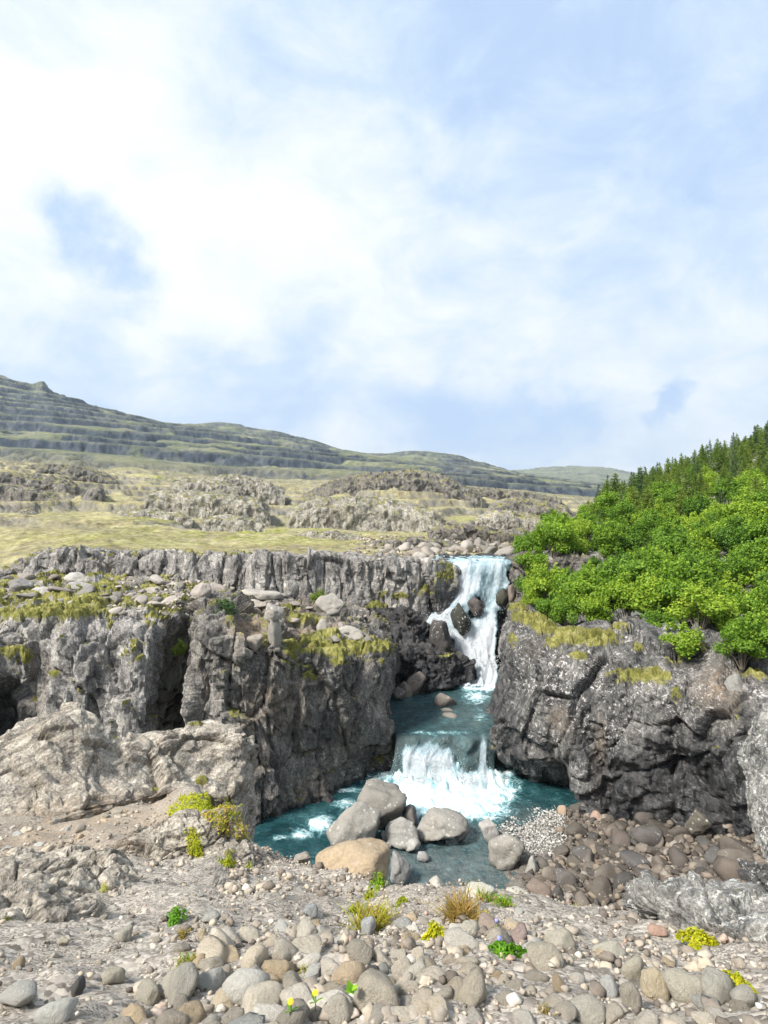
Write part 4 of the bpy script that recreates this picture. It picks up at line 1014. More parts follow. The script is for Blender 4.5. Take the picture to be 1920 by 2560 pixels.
# ================================================================== water
def pool():
    xs = np.linspace(-9.5, 10.5, 190); ys = np.linspace(17.5, 38.5, 205)
    X, Y = np.meshgrid(xs, ys, indexing='ij')
    P = np.stack([X, Y, 0 * X], -1)
    u, v = px_of(P)
    foam = blobs(u, v, [(1080, 1950, 130, 40, 1.2), (1110, 1995, 150, 46, 1.15), (1210, 1975, 80, 46, 1.05), (1190, 2025, 90, 28, .8), (1020, 1990, 70, 46, .95), (1240, 1935, 60, 16, .8), (1040, 2030, 60, 20, .6),
                        (800, 2060, 34, 26, .78), (760, 2085, 40, 14, .55), (860, 2010, 40, 12, .6), (880, 1975, 60, 10, .45), (1000, 2030, 40, 20, .45), (700, 2095, 40, 12, .35)])
    foam = np.maximum(foam, 0.16)
    shal = blobs(u, v, [(1150, 2180, 220, 80, 1.0), (1050, 2140, 120, 30, .9), (1180, 2090, 80, 30, .8), (1300, 2040, 60, 26, .6), (1000, 2110, 40, 40, .7)])
    shal *= sstep(u, 850, 960)
    z = 0.05 * fbm(P / 0.9, 3) + foam * 0.22 * fbm(P / 0.55 + 3, 4, 0.6) + np.clip(0.75 + 0.9 * fbm(P / 0.55 + 9, 4, 0.6), 0, 2) * blobs(u, v, [(1050, 1955, 70, 16), (1120, 1962, 60, 16), (1215, 1955, 40, 14, .8)])
    P[..., 2] = z * (1 - 0.75 * shal)
    me = grid_mesh('river_pool', P, {'foam': foam, 'shallow': shal})
    SURF['W'] = (P.reshape(-1, 3), u.ravel(), v.ravel(), np.tile([0, 0, 1.], (P.size // 3, 1)))
    obj('river_pool', me, M['water'], kind='structure', label='teal plunge pool with white foam at the foot of the falls')
pool()

def flow_patch(name, net, res, mat, foamf, amp=0.06, dz=0.0, **k):
    net = np.array(net, float)
    W = np.stack([at(*q) for q in net.reshape(-1, 3)]).reshape(net.shape)
    V = loft(W, res, 240)
    N = normals(V)
    if (N * (np.array([0, 0, CAMZ]) - V)).sum(-1).mean() < 0: N = -N
    # flow coordinates: metres across, metres along
    across = np.concatenate([[0], np.cumsum(np.linalg.norm(np.diff(V, axis=0), axis=2).mean(1))])[:, None] + 0 * V[..., 0]
    along = np.concatenate([np.zeros((V.shape[0], 1)), np.cumsum(np.linalg.norm(np.diff(V, axis=1), axis=2), axis=1)], 1)
    fl = np.stack([across, along, 0 * along], -1)
    u, v = px_of(V)
    foam = foamf(V, u, v)
    V = V + N * (amp * (0.3 + foam) * fbm(fl * np.array([1.6, 0.5, 1]) + dz, 4, 0.6) + dz)[..., None]
    u, v = px_of(V)
    sh = k.pop('shallow')(V, u, v) if 'shallow' in k else 0 * u
    me = grid_mesh(name, V, {'foam': foam, 'shallow': sh}, uv=fl)
    SURF[name] = (V.reshape(-1, 3), u.ravel(), v.ravel(), N.reshape(-1, 3))
    return obj(name, me, M[mat], **k)

# middle reach and the lower step
rW = [
 [(1040,1680,47.2),(1120,1682,46.4),(1170,1682,46.0),(1215,1682,46),(1262,1680,46)],
 [(1000,1722,43.2),(1080,1722,43.2),(1150,1722,43.2),(1200,1722,43.2),(1262,1722,43.2)],
 [(965,1770,39.4),(1040,1770,39.4),(1110,1770,39.4),(1180,1770,39.4),(1262,1770,39.4)],
 [(980,1812,36.9),(1030,1812,36.9),(1100,1812,36.9),(1170,1812,36.9),(1262,1812,36.9)],
 [(988,1836,35.5),(1030,1836,35.5),(1100,1836,35.5),(1170,1840,35.3),(1262,1840,35.4)],
 [(988,1852,35.1),(1030,1850,35.1),(1100,1850,35.1),(1170,1858,34.9),(1262,1856,35)],
 [(984,1900,34.8),(1030,1896,34.7),(1100,1896,34.7),(1170,1900,34.5),(1236,1900,35.1)],
 [(970,1945,34.5),(1030,1943,34.4),(1100,1943,34.3),(1170,1945,34.2),(1238,1942,34.9)],
 [(960,1985,34.0),(1030,1983,33.8),(1100,1983,33.7),(1170,1985,33.6),(1262,1980,34.3)],
]
rW[4] = [(988,1832,35.9),(1030,1840,35.4),(1060,1834,35.7),(1100,1838,35.3),(1140,1832,35.7),(1175,1846,35.0),(1200,1838,35.6),(1240,1842,35.6)]
rW[5] = [(990,1850,35.5),(1030,1858,35.0),(1060,1850,35.3),(1100,1856,34.9),(1140,1852,35.2),(1175,1868,34.6),(1200,1856,35.2),(1238,1858,35.4)]
for _i, _r in enumerate(rW):
    if len(_r) == 5:
        _a = np.array(_r, float); _u = np.linspace(0, 1, 5); _t = np.array([0, .15, .26, .40, .55, .68, .77, 1.0])
        rW[_i] = [tuple(float(np.interp(x, _u, _a[:, c])) for c in range(3)) for x in _t]
def foam_mid(V, u, v):
    f = blobs(u, v, [(1195, 1688, 70, 18, 1.3), (1200, 1712, 60, 18, 1.0), (1150, 1700, 50, 10, .8), (1190, 1740, 40, 24, .55), (1120, 1800, 60, 12, .25), (1090, 1832, 110, 7, .42), (1200, 1790, 30, 40, .3)])
    return np.maximum(f, 0.14)
flow_patch('river', flip(rW), 0.10, 'water', foam_mid, amp=0.10, kind='structure', label='rushing teal river between the two falls',
           shallow=lambda V, u, v: 0.22 + 0.4 * sstep(v, 1830, 1850) * sstep(v, 1990, 1940) + 0.3 * blobs(u, v, [(1180, 1790, 60, 40)]))
def foam_low(V, u, v):
    n = fbm(np.stack([u / 26, v / 90, 0 * u], -1), 4, 0.6)
    st = sstep(v + 13 * n, 1840 + 56 * sstep(u, 1105, 1165), 1900 + 50 * sstep(u, 1105, 1165))
    left = sstep(u + 10 * n, 996, 1014)
    f = st * left * 1.0
    gap = 0.95 * blobs(u, v, [(1165, 1885, 26, 46)])
    f = np.clip(f - gap, 0, 1) * sstep(u + 14 * n, 1232, 1214) + 0.9 * blobs(u, v, [(1207, 1890, 7, 44)]) + 0.9 * sstep(v, 1925, 1950) * sstep(u, 990, 1010)
    return np.clip(f, 0, 1.1)
wf = bpy.data.objects.new('waterfall', None); COL.objects.link(wf)
wf['label'] = 'small lower cascade foaming over a ledge into the pool'; wf['category'] = 'waterfall'
wf.location = (2, 34.5, 0)
inv = wf.matrix_world.inverted()
from mathutils import Matrix
def adopt(o, root):
    o.parent = root; o.matrix_parent_inverse = Matrix.Translation(root.location).inverted()
lowrows = [[(u, v - 2, D - 0.10) for u, v, D in r] for r in rW[4:]]
adopt(flow_patch('white_water', flip(lowrows), 0.075, 'fall', foam_low, amp=0.13, dz=0.02), wf)
adopt(flow_patch('spray_sheet', flip([[(u, v, D - 0.25) for u, v, D in r] for r in lowrows]), 0.075, 'fall', lambda V, u, v: foam_low(V, u, v) * 0.66, amp=0.22, dz=0.12), wf)

# upper fall
wu = bpy.data.objects.new('waterfall', None); COL.objects.link(wu)
wu['label'] = 'tall white upper waterfall dropping over the dark rock lip'; wu['category'] = 'waterfall'
wu.location = (8, 49, 3)
def foam_up(V, u, v):
    lu = np.interp(v, [1388, 1404, 1421, 1455, 1514, 1530, 1556, 1575, 1600, 1619, 1653, 1690, 1730], [1080, 1120, 1150, 1128, 1122, 1090, 1062, 1110, 1134, 1138, 1178, 1165, 1150])
    ru = np.interp(v, [1388, 1413, 1476, 1500, 1527, 1577, 1619, 1670, 1730], [1300, 1267, 1268, 1262, 1240, 1241, 1234, 1240, 1240])
    n = 9 * fbm(np.stack([u / 20, v / 20, 0 * u], -1), 3)
    e = sstep(u + n, lu - 7, lu + 7) * sstep(u + n, ru + 6, ru - 6)
    f = e * (0.78 + 0.25 * sstep(v, 1480, 1640))
    f = f - 0.42 * blobs(u, v, [(1217, 1455, 15, 60)]) - 0.18 * blobs(u, v, [(1250, 1440, 10, 40), (1180, 1430, 10, 24)])
    f = f - 1.0 * blobs(u, v, [(1152, 1545, 22, 32), (1190, 1512, 20, 22), (1180, 1535, 14, 16), (1258, 1492, 14, 14)])
    f = f + 0.3 * e * blobs(u, v, [(1150, 1470, 26, 60), (1120, 1535, 40, 20), (1200, 1640, 50, 50)])
    return np.clip(f, 0, 1.15) * sstep(v, 1396, 1412)
adopt(flow_patch('water_curtain', falls_net(-0.35), 0.11, 'fall', foam_up, amp=0.20, dz=0.05), wu)
adopt(flow_patch('spray_sheet', falls_net(-0.6), 0.11, 'fall', lambda V, u, v: foam_up(V, u, v) * 0.70, amp=0.25, dz=0.15), wu)
# river above the lip
rU = [[(1060,1388,63),(1120,1388,63),(1180,1388,63),(1240,1388,63),(1290,1388,63)],
      [(1060,1391,59),(1120,1389,59),(1180,1389,59),(1235,1389,59),(1285,1390,59)],
      [(1060,1394,54.5),(1120,1394,54.5),(1180,1394,54.5),(1235,1394,54.5),(1280,1394,54.5)],
      [(1090,1404,50.9),(1140,1403,50.9),(1190,1403,50.8),(1235,1403,50.8),(1276,1403,50.8)],
      [(1090,1416,50.0),(1140,1413,49.95),(1190,1412,49.95),(1235,1412,49.9),(1276,1412,49.9)],
      [(1090,1430,49.95),(1140,1428,49.9),(1190,1427,49.9),(1235,1427,49.9),(1276,1427,49.9)]]
flow_patch('stream', flip(rU), 0.16, 'water', lambda V, u, v: np.maximum(0.42, blobs(u, v, [(1200, 1402, 90, 8, .8), (1120, 1388, 60, 5, .6)])), amp=0.05,
           shallow=lambda V, u, v: 0.8 + 0 * u, kind='structure', label='shallow stream sliding to the lip of the upper fall')

# flying drops
def drops(name, spots, n, parent):
    vs, fs = [], []
    tet = np.array([[1, 0, -.7], [-1, 0, -.7], [0, 1, .7], [0, -1, .7]]) * 0.7
    k = 0
    for (u, v, D, ru, rv, sz, w) in spots:
        for _ in range(int(n * w)):
            a, b = random.gauss(0, 0.5), random.gauss(0, 0.5)
            p = at(u + a * ru, v + b * rv, D - abs(random.gauss(0, 0.3)))
            s = sz * random.uniform(0.4, 1.3)
            vs.append(p + tet * s * np.array([1, 1, random.uniform(1, 2.2)]))
            fs += [[k, k+1, k+2], [k, k+3, k+1], [k, k+2, k+3], [k+1, k+3, k+2]]; k += 4
    me = poly_mesh(name, np.concatenate(vs), fs, True)
    o = obj(name, me, M['spray'], kind='stuff'); adopt(o, parent); return o
drops('flying_drops', [(1040, 1900, 34.2, 50, 30, 0.026, 1), (1100, 1905, 34.1, 50, 30, 0.026, 1), (1080, 1940, 33.8, 130, 14, 0.035, 1.4), (1207, 1920, 34, 14, 30, 0.022, .4), (1200, 1945, 33.5, 50, 12, 0.03, .6)], 420, wf)
drops('flying_drops', [(1110, 1545, 47.6, 50, 26, 0.04, .8), (1140, 1480, 48.8, 40, 60, 0.035, .6), (1200, 1660, 45.6, 70, 30, 0.045, 1), (1190, 1600, 46.6, 60, 50, 0.035, .6), (1225, 1530, 47.8, 30, 26, 0.03, .5)], 420, wu)

# ================================================================== stones
def ico(sub):
    bm = bmesh.new(); bmesh.ops.create_icosphere(bm, subdivisions=sub, radius=1)
    V = np.array([v.co[:] for v in bm.verts]); F = np.array([[v.index for v in f.verts] for f in bm.faces]); bm.free()
    return V, F
ICO = {s: ico(s) for s in (1, 2, 3, 4, 5)}
def stone_shape(seed, sub=3, power=9, planes=14, aspect=(1, 0.85, 0.65), rough=0.05, lo=0.72):
    r = np.random.default_rng(seed)
    V, F = ICO[sub]
    n = r.normal(size=(planes, 3)); n /= np.linalg.norm(n, axis=1)[:, None]
    d = r.uniform(lo, 1.05, planes)
    q = np.clip(V @ n.T, 0, None) / d
    rad = (np.sum(q ** power, axis=1) + 1e-6) ** (-1.0 / power)
    rad = np.clip(rad, 0.4, 1.25)
    P = V * rad[:, None]
    P = P * (1 + rough * fbm(P * 1.6 + seed, 3)[:, None] + rough * 0.5 * fbm(P * 5 + seed, 3, 0.6)[:, None])
    P = P * np.array(aspect)
    return P, F
def stone_mesh(name, seed, mat, **k):
    P, F = stone_shape(seed, **k)
    me = poly_mesh(name, P, F, True); me.materials.append(M[mat]); return me
COB = [stone_mesh('cobble', 100 + i, 'stone', sub=3, power=random.choice([6, 9, 14, 22]), planes=random.choice([8, 10, 14]), aspect=(1, random.uniform(.62, .95), random.uniform(.45, .78)), rough=0.10, lo=0.62) for i in range(20)]
ANG = [stone_mesh('angular_rock', 200 + i, 'stone', sub=3, power=34, planes=random.choice([9, 11, 13]), aspect=(1, random.uniform(.7, .95), random.uniform(.55, .85)), rough=0.08, lo=0.55) for i in range(16)]
SLAB = [stone_mesh('flat_rock', 300 + i, 'stone', sub=3, power=24, planes=11, aspect=(1, random.uniform(.6, .9), random.uniform(.28, .5)), rough=0.10, lo=0.66) for i in range(8)]

PAL = {'beige': [(0.54, 0.47, 0.37), (0.60, 0.54, 0.445), (0.46, 0.415, 0.345), (0.62, 0.57, 0.49), (0.52, 0.46, 0.38), (0.38, 0.345, 0.29), (0.55, 0.44, 0.30), (0.46, 0.46, 0.43), (0.64, 0.60, 0.53)],
       'dark': [(0.10, 0.088, 0.075), (0.13, 0.112, 0.095), (0.085, 0.08, 0.076), (0.155, 0.13, 0.108), (0.115, 0.102, 0.092), (0.18, 0.155, 0.13)],
       'grey': [(0.24, 0.225, 0.205), (0.30, 0.275, 0.25), (0.20, 0.185, 0.165), (0.35, 0.32, 0.285), (0.27, 0.235, 0.205)]}
def put_stone(name, me, p, size, col, label, cat, group=None, rot=None, scale3=None, nrm=None, sink=0.3):
    rot = rot or (random.uniform(-.35, .35), random.uniform(-.35, .35), random.uniform(0, 6.28))
    sc3 = scale3 or (size, size, size)
    o = obj(name, me, None, label=label, cat=cat, group=group, loc=(p[0], p[1], p[2] + size * sink), rot=rot, scale=sc3)
    o.color = (*col, 1)
    return o

# --- the boulders one can single out: (u, v of centre, width px, height px, surface, mesh recipe, colour, label)
BIG = [
 ('boulder', 955, 2012, 128, 96, 27.8, 40, (0.31, 0.285, 0.245), 'large grey cracked boulder highest of the group in the pool', 'boulder'),
 ('boulder', 886, 2062, 130, 108, 26.6, 42, (0.36, 0.335, 0.29), 'big pale boulder left of the group at the water, with flat top', 'boulder'),
 ('boulder', 1004, 2075, 88, 62, 26.9, 44, (0.38, 0.36, 0.325), 'angular split boulder between the big pale ones in the pool', 'boulder'),
 ('boulder', 1022, 2040, 46, 52, 27.6, 45, (0.22, 0.20, 0.18), 'small brown boulder wedged behind the split boulder', 'boulder'),
 ('boulder', 1106, 2060, 132, 62, 27.2, 46, (0.38, 0.355, 0.31), 'pale oblong boulder lying right of the group in the pool', 'boulder'),
 ('boulder', 1152, 2074, 50, 40, 26.8, 47, (0.34, 0.325, 0.30), 'flat wedge of rock at the right end of the oblong boulder', 'boulder'),
 ('boulder', 1222, 2075, 50, 40, 26.6, 48, (0.46, 0.43, 0.39), 'small pale block at the tip of the gravel bar', 'boulder'),
 ('boulder', 1266, 2122, 88, 70, 25.2, 49, (0.38, 0.35, 0.30), 'rounded pale boulder standing in shallow water by the gravel bar', 'boulder'),
 ('boulder', 1001, 2167, 52, 66, 23.4, 50, (0.36, 0.345, 0.32), 'white-grey block right behind the big tan boulder', 'boulder'),
 ('boulder', 1033, 2113, 38, 28, 24.8, 51, (0.46, 0.44, 0.40), 'small white stone in the water below the split boulder', 'boulder'),
 ('boulder', 1058, 2138, 30, 20, 24.2, 52, (0.47, 0.45, 0.42), 'small flat white stone in the grey shallows', 'boulder'),
 ('boulder', 965, 2092, 26, 24, 25.6, 53, (0.42, 0.40, 0.36), 'little pale stone beside the big flat-topped boulder', 'boulder'),
 ('boulder', 969, 2110, 18, 14, 25.2, 54, (0.45, 0.43, 0.40), 'tiny white pebble-shaped stone left of the shallows', 'boulder'),
 ('boulder', 1331, 2168, 40, 50, 23.6, 55, (0.40, 0.375, 0.335), 'upright pale stone at the edge of the dark rubble', 'boulder'),
 ('boulder', 1112, 1756, 52, 44, 40.2, 56, (0.22, 0.195, 0.17), 'brown boulder in the middle of the river between the falls', 'boulder'),
 ('boulder', 1116, 1776, 40, 14, 39.2, 57, (0.26, 0.235, 0.21), 'flat stone just below the mid-river boulder', 'boulder'),
 ('boulder', 1126, 1792, 40, 18, 38.2, 58, (0.25, 0.225, 0.20), 'flat triangular stone lowest in the middle reach', 'boulder'),
 ('boulder', 1040, 1708, 48, 50, 42.4, 59, (0.24, 0.205, 0.18), 'split reddish-brown boulder under the dark bench', 'boulder'),
 ('boulder', 1012, 1722, 40, 34, 42.0, 60, (0.22, 0.195, 0.17), 'brown rock left of the split reddish-brown boulder', 'boulder'),
 ('boulder', 998, 1732, 34, 26, 41.0, 61, (0.16, 0.15, 0.14), 'dark smooth rock at the foot of the central block', 'boulder'),
 ('boulder', 1154, 1694, 62, 24, 44.4, 62, (0.06, 0.058, 0.055), 'flat black rock awash at the foot of the upper fall', 'boulder'),
 ('boulder', 1102, 1590, 58, 72, 45.4, 63, (0.075, 0.070, 0.068), 'black angular boulder left of the white water', 'boulder'),
 ('boulder', 1152, 1545, 50, 66, 47.0, 64, (0.045, 0.048, 0.040), 'tall dark green wet rock splitting the upper fall', 'boulder'),
 ('boulder', 1190, 1514, 42, 40, 47.8, 65, (0.10, 0.088, 0.085), 'dark purplish rock in the fall, above the tall wet rock', 'boulder'),
 ('boulder', 1258, 1492, 34, 40, 48.0, 66, (0.06, 0.060, 0.045), 'dark wet rock at the right edge of the upper fall', 'boulder'),
 ('boulder', 1281, 1484, 24, 42, 47.6, 67, (0.22, 0.175, 0.155), 'pointed reddish stone leaning right of the upper fall', 'boulder'),
 ('boulder', 1307, 1505, 34, 24, 46, 68, (0.11, 0.095, 0.09), 'dark stone above the yellow moss beside the fall', 'boulder'),
 ('boulder', 882, 2152, 190, 92, 7.6, 69, (0.44, 0.345, 0.235), 'large smooth tan boulder on the lip of the foreground bank', 'boulder'),
 ('boulder', 757, 2142, 44, 20, 8.4, 70, (0.30, 0.27, 0.235), 'flat brown stone left of the tan boulder', 'boulder'),
 ('standing_stone', 686, 1580, 36, 84, 31.3, 88, (0.30, 0.28, 0.25), 'narrow pale standing stone carrying the perched round rock', 'boulder'),
 ('capstone', 686, 1528, 50, 38, 31.2, 71, (0.34, 0.315, 0.285), 'round pale rock perched on a narrow standing stone, central block', 'boulder'),
 ('boulder', 826, 1515, 76, 56, 42, 72, (0.34, 0.315, 0.285), 'pale square boulder on the top of the central block', 'boulder'),
 ('boulder', 870, 1585, 80, 34, 37, 73, (0.38, 0.355, 0.32), 'wide pale rock on the mossy brow of the central block', 'boulder'),
 ('boulder', 806, 1572, 30, 46, 37.6, 74, (0.36, 0.335, 0.30), 'slim pale rock standing left of the wide one on the brow', 'boulder'),
 ('boulder', 655, 1488, 110, 26, 42.5, 75, (0.37, 0.345, 0.31), 'long flat pale slab behind the perched rock', 'boulder'),
 ('boulder', 640, 1510, 60, 20, 38, 76, (0.40, 0.355, 0.30), 'thin flat tan slab left of the perched rock', 'boulder'),
 ('boulder', 636, 1605, 44, 34, 31.0, 77, (0.33, 0.295, 0.255), 'rounded brown stone wedged in the red soil notch', 'boulder'),
 ('boulder', 622, 1632, 22, 24, 30.6, 78, (0.36, 0.325, 0.28), 'small brown stone below the wedged one in the notch', 'boulder'),
 ('boulder', 608, 1628, 18, 22, 30.6, 79, (0.33, 0.30, 0.26), 'small stone left of two in the red soil notch', 'boulder'),
 ('boulder', 503, 1484, 52, 48, 42, 80, (0.34, 0.305, 0.275), 'upright lichened boulder on the shelf near the green bush', 'boulder'),
 ('boulder', 545, 1475, 44, 32, 44, 81, (0.32, 0.285, 0.255), 'rounded brown boulder right of the upright one on the shelf', 'boulder'),
 ('boulder', 196, 1444, 66, 24, 45, 82, (0.42, 0.40, 0.37), 'pale flat-topped slab resting on the far left of the shelf', 'boulder'),
 ('boulder', 195, 1466, 84, 22, 42, 83, (0.30, 0.29, 0.275), 'long tilted slab leaning below the flat-topped slab', 'boulder'),
 ('boulder', 100, 1478, 54, 20, 41, 84, (0.36, 0.35, 0.33), 'flat grey slab on the left of the shelf', 'boulder'),
 ('boulder', 55, 1464, 56, 34, 42, 85, (0.24, 0.23, 0.22), 'dark-faced angular boulder at the left end of the shelf', 'boulder'),
 ('boulder', 1838, 1710, 46, 46, 26.3, 86, (0.27, 0.265, 0.25), 'round light grey stone stuck high in the right cliff', 'boulder'),
 ('boulder', 1745, 2058, 54, 60, 26, 87, (0.12, 0.108, 0.09), 'pointed dark boulder standing against the foot of the right cliff', 'boulder'),
]
for (nm, u, v, w, h, D, sd, col, lab, cat) in BIG:
    if 40 <= sd <= 55:      # standing in the pool: the foot is at the water line
        D = 15.4 * FPX / (v + 0.5 * h - 1280)
    hw, hh = w / FPX * D / 2, h / FPX * D / 2
    r = np.random.default_rng(sd)
    tan_ = sd == 69
    P, F = stone_shape(sd, 4 if w > 40 else 3, 9 if tan_ else (14 if sd in (71, 86, 56, 49) else 60), (9 if D > 40 else 11) if not tan_ else 9, (1, 1, 1), 0.06, 0.60 if not tan_ else 0.8)
    ext = (P.max(0) - P.min(0)) / 2
    P = P - (P.max(0) + P.min(0)) / 2
    P = P / ext * np.array([hw, (hw * 0.6 + hh * 0.4), hh * (1.25 if D > 15 else 1.1)])
    q_ = (hw + hh) / 2
    nrm_ = P / (np.linalg.norm(P, axis=1)[:, None] + 1e-6)
    P = P + nrm_ * (rock_relief((P / q_ * 1.2 + sd * 7.7)[None], big=0.0, cell=0.9, amp=0.045 if not tan_ else 0.02, vs=0.8, fine=0.03, second=0.5)[0] * q_)[:, None]
    cx = at(u, v, D)
    cx[2] -= hh * 0.12
    me = poly_mesh(nm, P, F, True)
    o = obj(nm, me, M['boulder'], label=lab, cat=cat, loc=cx)
    k_ = np.array([0.82, 0.84, 0.88]) if sd < 56 and not tan_ else np.ones(3)
    o.color = (*(np.array(col) * k_), 1)

def scatter(poly, n, key, smin, smax, gap, rng, dist_pow=1.0, tries=12):
    """spots inside a pixel polygon, set down on a surface, no two closer than gap*(r1+r2)"""
    poly = np.array(poly, float)
    x0, y0 = poly.min(0); x1, y1 = poly.max(0)
    def inside(x, y):
        c = False; j = len(poly) - 1
        for i in range(len(poly)):
            xi, yi = poly[i]; xj, yj = poly[j]
            if (yi > y) != (yj > y) and x < (xj - xi) * (y - yi) / (yj - yi) + xi: c = not c
            j = i
        return c
    out = []
    arr = np.zeros((0, 4))
    for _ in range(n * tries):
        if len(out) >= n: break
        u, v = rng.uniform(x0, x1), rng.uniform(y0, y1)
        if not inside(u, v): continue
        s = smin + (smax - smin) * rng.random() ** dist_pow
        p, nn = on(key, u, v)
        if len(arr):
            d = np.sqrt(((arr[:, :3] - p) ** 2).sum(1))
            if (d < gap * (arr[:, 3] + s)).any(): continue
        arr = np.vstack([arr, [*p, s]])
        out.append((p, nn, s, u, v))
    return out
rs = np.random.default_rng(3)

# --- cobbles at the viewer's feet: single ones first
COB_BIG = [
 (610, 2480, 108, 84, (0.46, 0.455, 0.43), 'largest blue-white flat cobble in the heap, lower centre left', 0),
 (140, 2545, 92, 50, (0.45, 0.45, 0.43), 'smooth pale oval stone at the bottom left edge', 0),
 (50, 2500, 90, 54, (0.40, 0.395, 0.38), 'grey-white wedge stone near the bottom left corner', 1),
 (455, 2486, 74, 84, (0.33, 0.32, 0.29), 'upright speckled grey-green stone, left part of the heap', 1),
 (365, 2492, 64, 50, (0.36, 0.34, 0.29), 'square olive-grey stone left of the upright speckled one', 1),
 (870, 2455, 76, 70, (0.42, 0.34, 0.25), 'big ochre-brown cobble near the middle of the heap', 0),
 (780, 2455, 70, 54, (0.34, 0.305, 0.26), 'smooth brown bean-shaped cobble left of the ochre one', 0),
 (1046, 2452, 66, 60, (0.46, 0.44, 0.39), 'smooth pale egg-shaped cobble right of the heap centre', 0),
 (930, 2446, 50, 50, (0.085, 0.08, 0.08), 'black stone with white lichen spots in the heap', 1),
 (1010, 2400, 60, 76, (0.36, 0.33, 0.285), 'tall brown-grey pointed cobble behind the pale egg-shaped one', 1),
 (940, 2512, 120, 90, (0.36, 0.33, 0.28), 'large rough buff block at the bottom centre', 1),
 (850, 2535, 66, 70, (0.40, 0.375, 0.33), 'rounded buff stone behind the leafy plant', 0),
 (1190, 2490, 72, 84, (0.37, 0.335, 0.28), 'tall squared tan stone right of the heap', 1),
 (755, 2385, 66, 60, (0.39, 0.345, 0.28), 'brown rounded cobble with dark speckles, upper left of heap', 0),
 (745, 2318, 38, 64, (0.36, 0.33, 0.30), 'upright pointed stone at the top left of the heap', 1),
 (770, 2335, 52, 48, (0.42, 0.40, 0.36), 'pale leaning stone beside the upright pointed one', 1),
 (918, 2322, 36, 48, (0.36, 0.375, 0.39), 'blue-grey pointed stone below the straw grass', 1),
 (775, 2282, 36, 34, (0.30, 0.315, 0.33), 'small blue-grey stone at the top of the heap', 1),
 (1168, 2335, 54, 42, (0.43, 0.41, 0.36), 'pale cracked round stone right of the lime moss', 0),
 (1230, 2325, 60, 46, (0.27, 0.22, 0.19), 'reddish-brown stone beside the blue flowers', 0),
 (1300, 2345, 44, 40, (0.33, 0.26, 0.245), 'dull pink stone on the right of the heap', 1),
 (1108, 2275, 44, 34, (0.44, 0.43, 0.41), 'pale grey stone at the lip near the pool', 1),
 (1415, 2295, 76, 40, (0.44, 0.37, 0.27), 'flat ochre stone beside the yellow flowers at the lip', 0),
 (1362, 2405, 88, 56, (0.37, 0.34, 0.285), 'large speckled brown-grey cobble, right middle', 0),
 (1400, 2362, 76, 50, (0.41, 0.385, 0.33), 'pale stone behind the speckled cobble, right middle', 1),
 (1525, 2388, 84, 40, (0.44, 0.42, 0.365), 'low cream-coloured cracked stone, right of centre', 1),
 (1590, 2428, 56, 60, (0.42, 0.395, 0.33), 'cream upright stone with speckled side on the right', 1),
 (1640, 2475, 62, 72, (0.41, 0.355, 0.26), 'ochre drop-shaped stone right foreground', 0),
 (1720, 2475, 88, 66, (0.38, 0.36, 0.31), 'broad speckled grey boulder right foreground', 0),
 (1800, 2480, 84, 80, (0.37, 0.36, 0.325), 'big rounded grey boulder beside the right-hand stonecrop', 0),
 (1860, 2510, 60, 50, (0.38, 0.37, 0.34), 'grey rounded stone below the right-hand stonecrop', 0),
 (1530, 2478, 42, 56, (0.42, 0.43, 0.43), 'blue-white oval stone on the right', 0),
 (1580, 2512, 50, 64, (0.33, 0.305, 0.26), 'dark olive egg-shaped stone standing on end', 0),
 (1470, 2545, 90, 50, (0.42, 0.40, 0.35), 'wide cream cobble at the bottom edge, right of centre', 0),
 (1645, 2335, 44, 24, (0.44, 0.30, 0.245), 'flat pink stone on the bare gravel, right', 1),
 (1752, 2348, 28, 34, (0.42, 0.37, 0.31), 'pointed stone in the middle of the yellow stonecrop', 1),
 (1600, 2285, 44, 36, (0.34, 0.31, 0.265), 'brown block at the lip in front of the rubble', 1),
 (146, 2270, 54, 42, (0.50, 0.42, 0.32), 'peach-coloured angular stone at the foot of the left slab', 1),
 (308, 2346, 42, 38, (0.35, 0.335, 0.295), 'smooth grey oval stone alone on the left gravel', 0),
 (158, 2362, 24, 22, (0.46, 0.42, 0.35), 'small cream stone alone on the far left gravel', 0),
 (278, 2276, 26, 12, (0.48, 0.46, 0.43), 'small flat white stone on the left gravel', 0),
 (526, 2300, 44, 30, (0.34, 0.34, 0.325), 'flat grey stone right of the bright green plant', 1),
 (548, 2335, 36, 34, (0.34, 0.31, 0.27), 'brown cobble at the upper left end of the heap', 0),
 (506, 2342, 26, 34, (0.46, 0.40, 0.30), 'small ochre stone at the upper left end of the heap', 0),
 (192, 2478, 34, 42, (0.10, 0.10, 0.10), 'black jagged stone on the left gravel', 1),
 (283, 2448, 56, 36, (0.42, 0.395, 0.33), 'cream rounded stone at the left end of the heap', 0),
 (545, 2362, 36, 34, (0.28, 0.29, 0.30), 'dark blue-grey stone, left part of the heap', 1),
 (560, 2508, 80, 50, (0.46, 0.40, 0.31), 'warm ochre flat stone below the blue-white cobble', 1),
 (153, 2176, 24, 26, (0.30, 0.29, 0.27), 'small round stone lying in a hollow of the left slab', 0),
 (1085, 2225, 60, 40, (0.44, 0.42, 0.38), 'pale jagged stone rising from the lip over the pool', 1),
 (1200, 2236, 70, 34, (0.46, 0.455, 0.41), 'pale mossy stone on the lip, right of the pool view', 0),
 (1290, 2240, 60, 30, (0.45, 0.44, 0.39), 'long pale stone on the lip nearest the dark rubble', 0),
]
placed = []
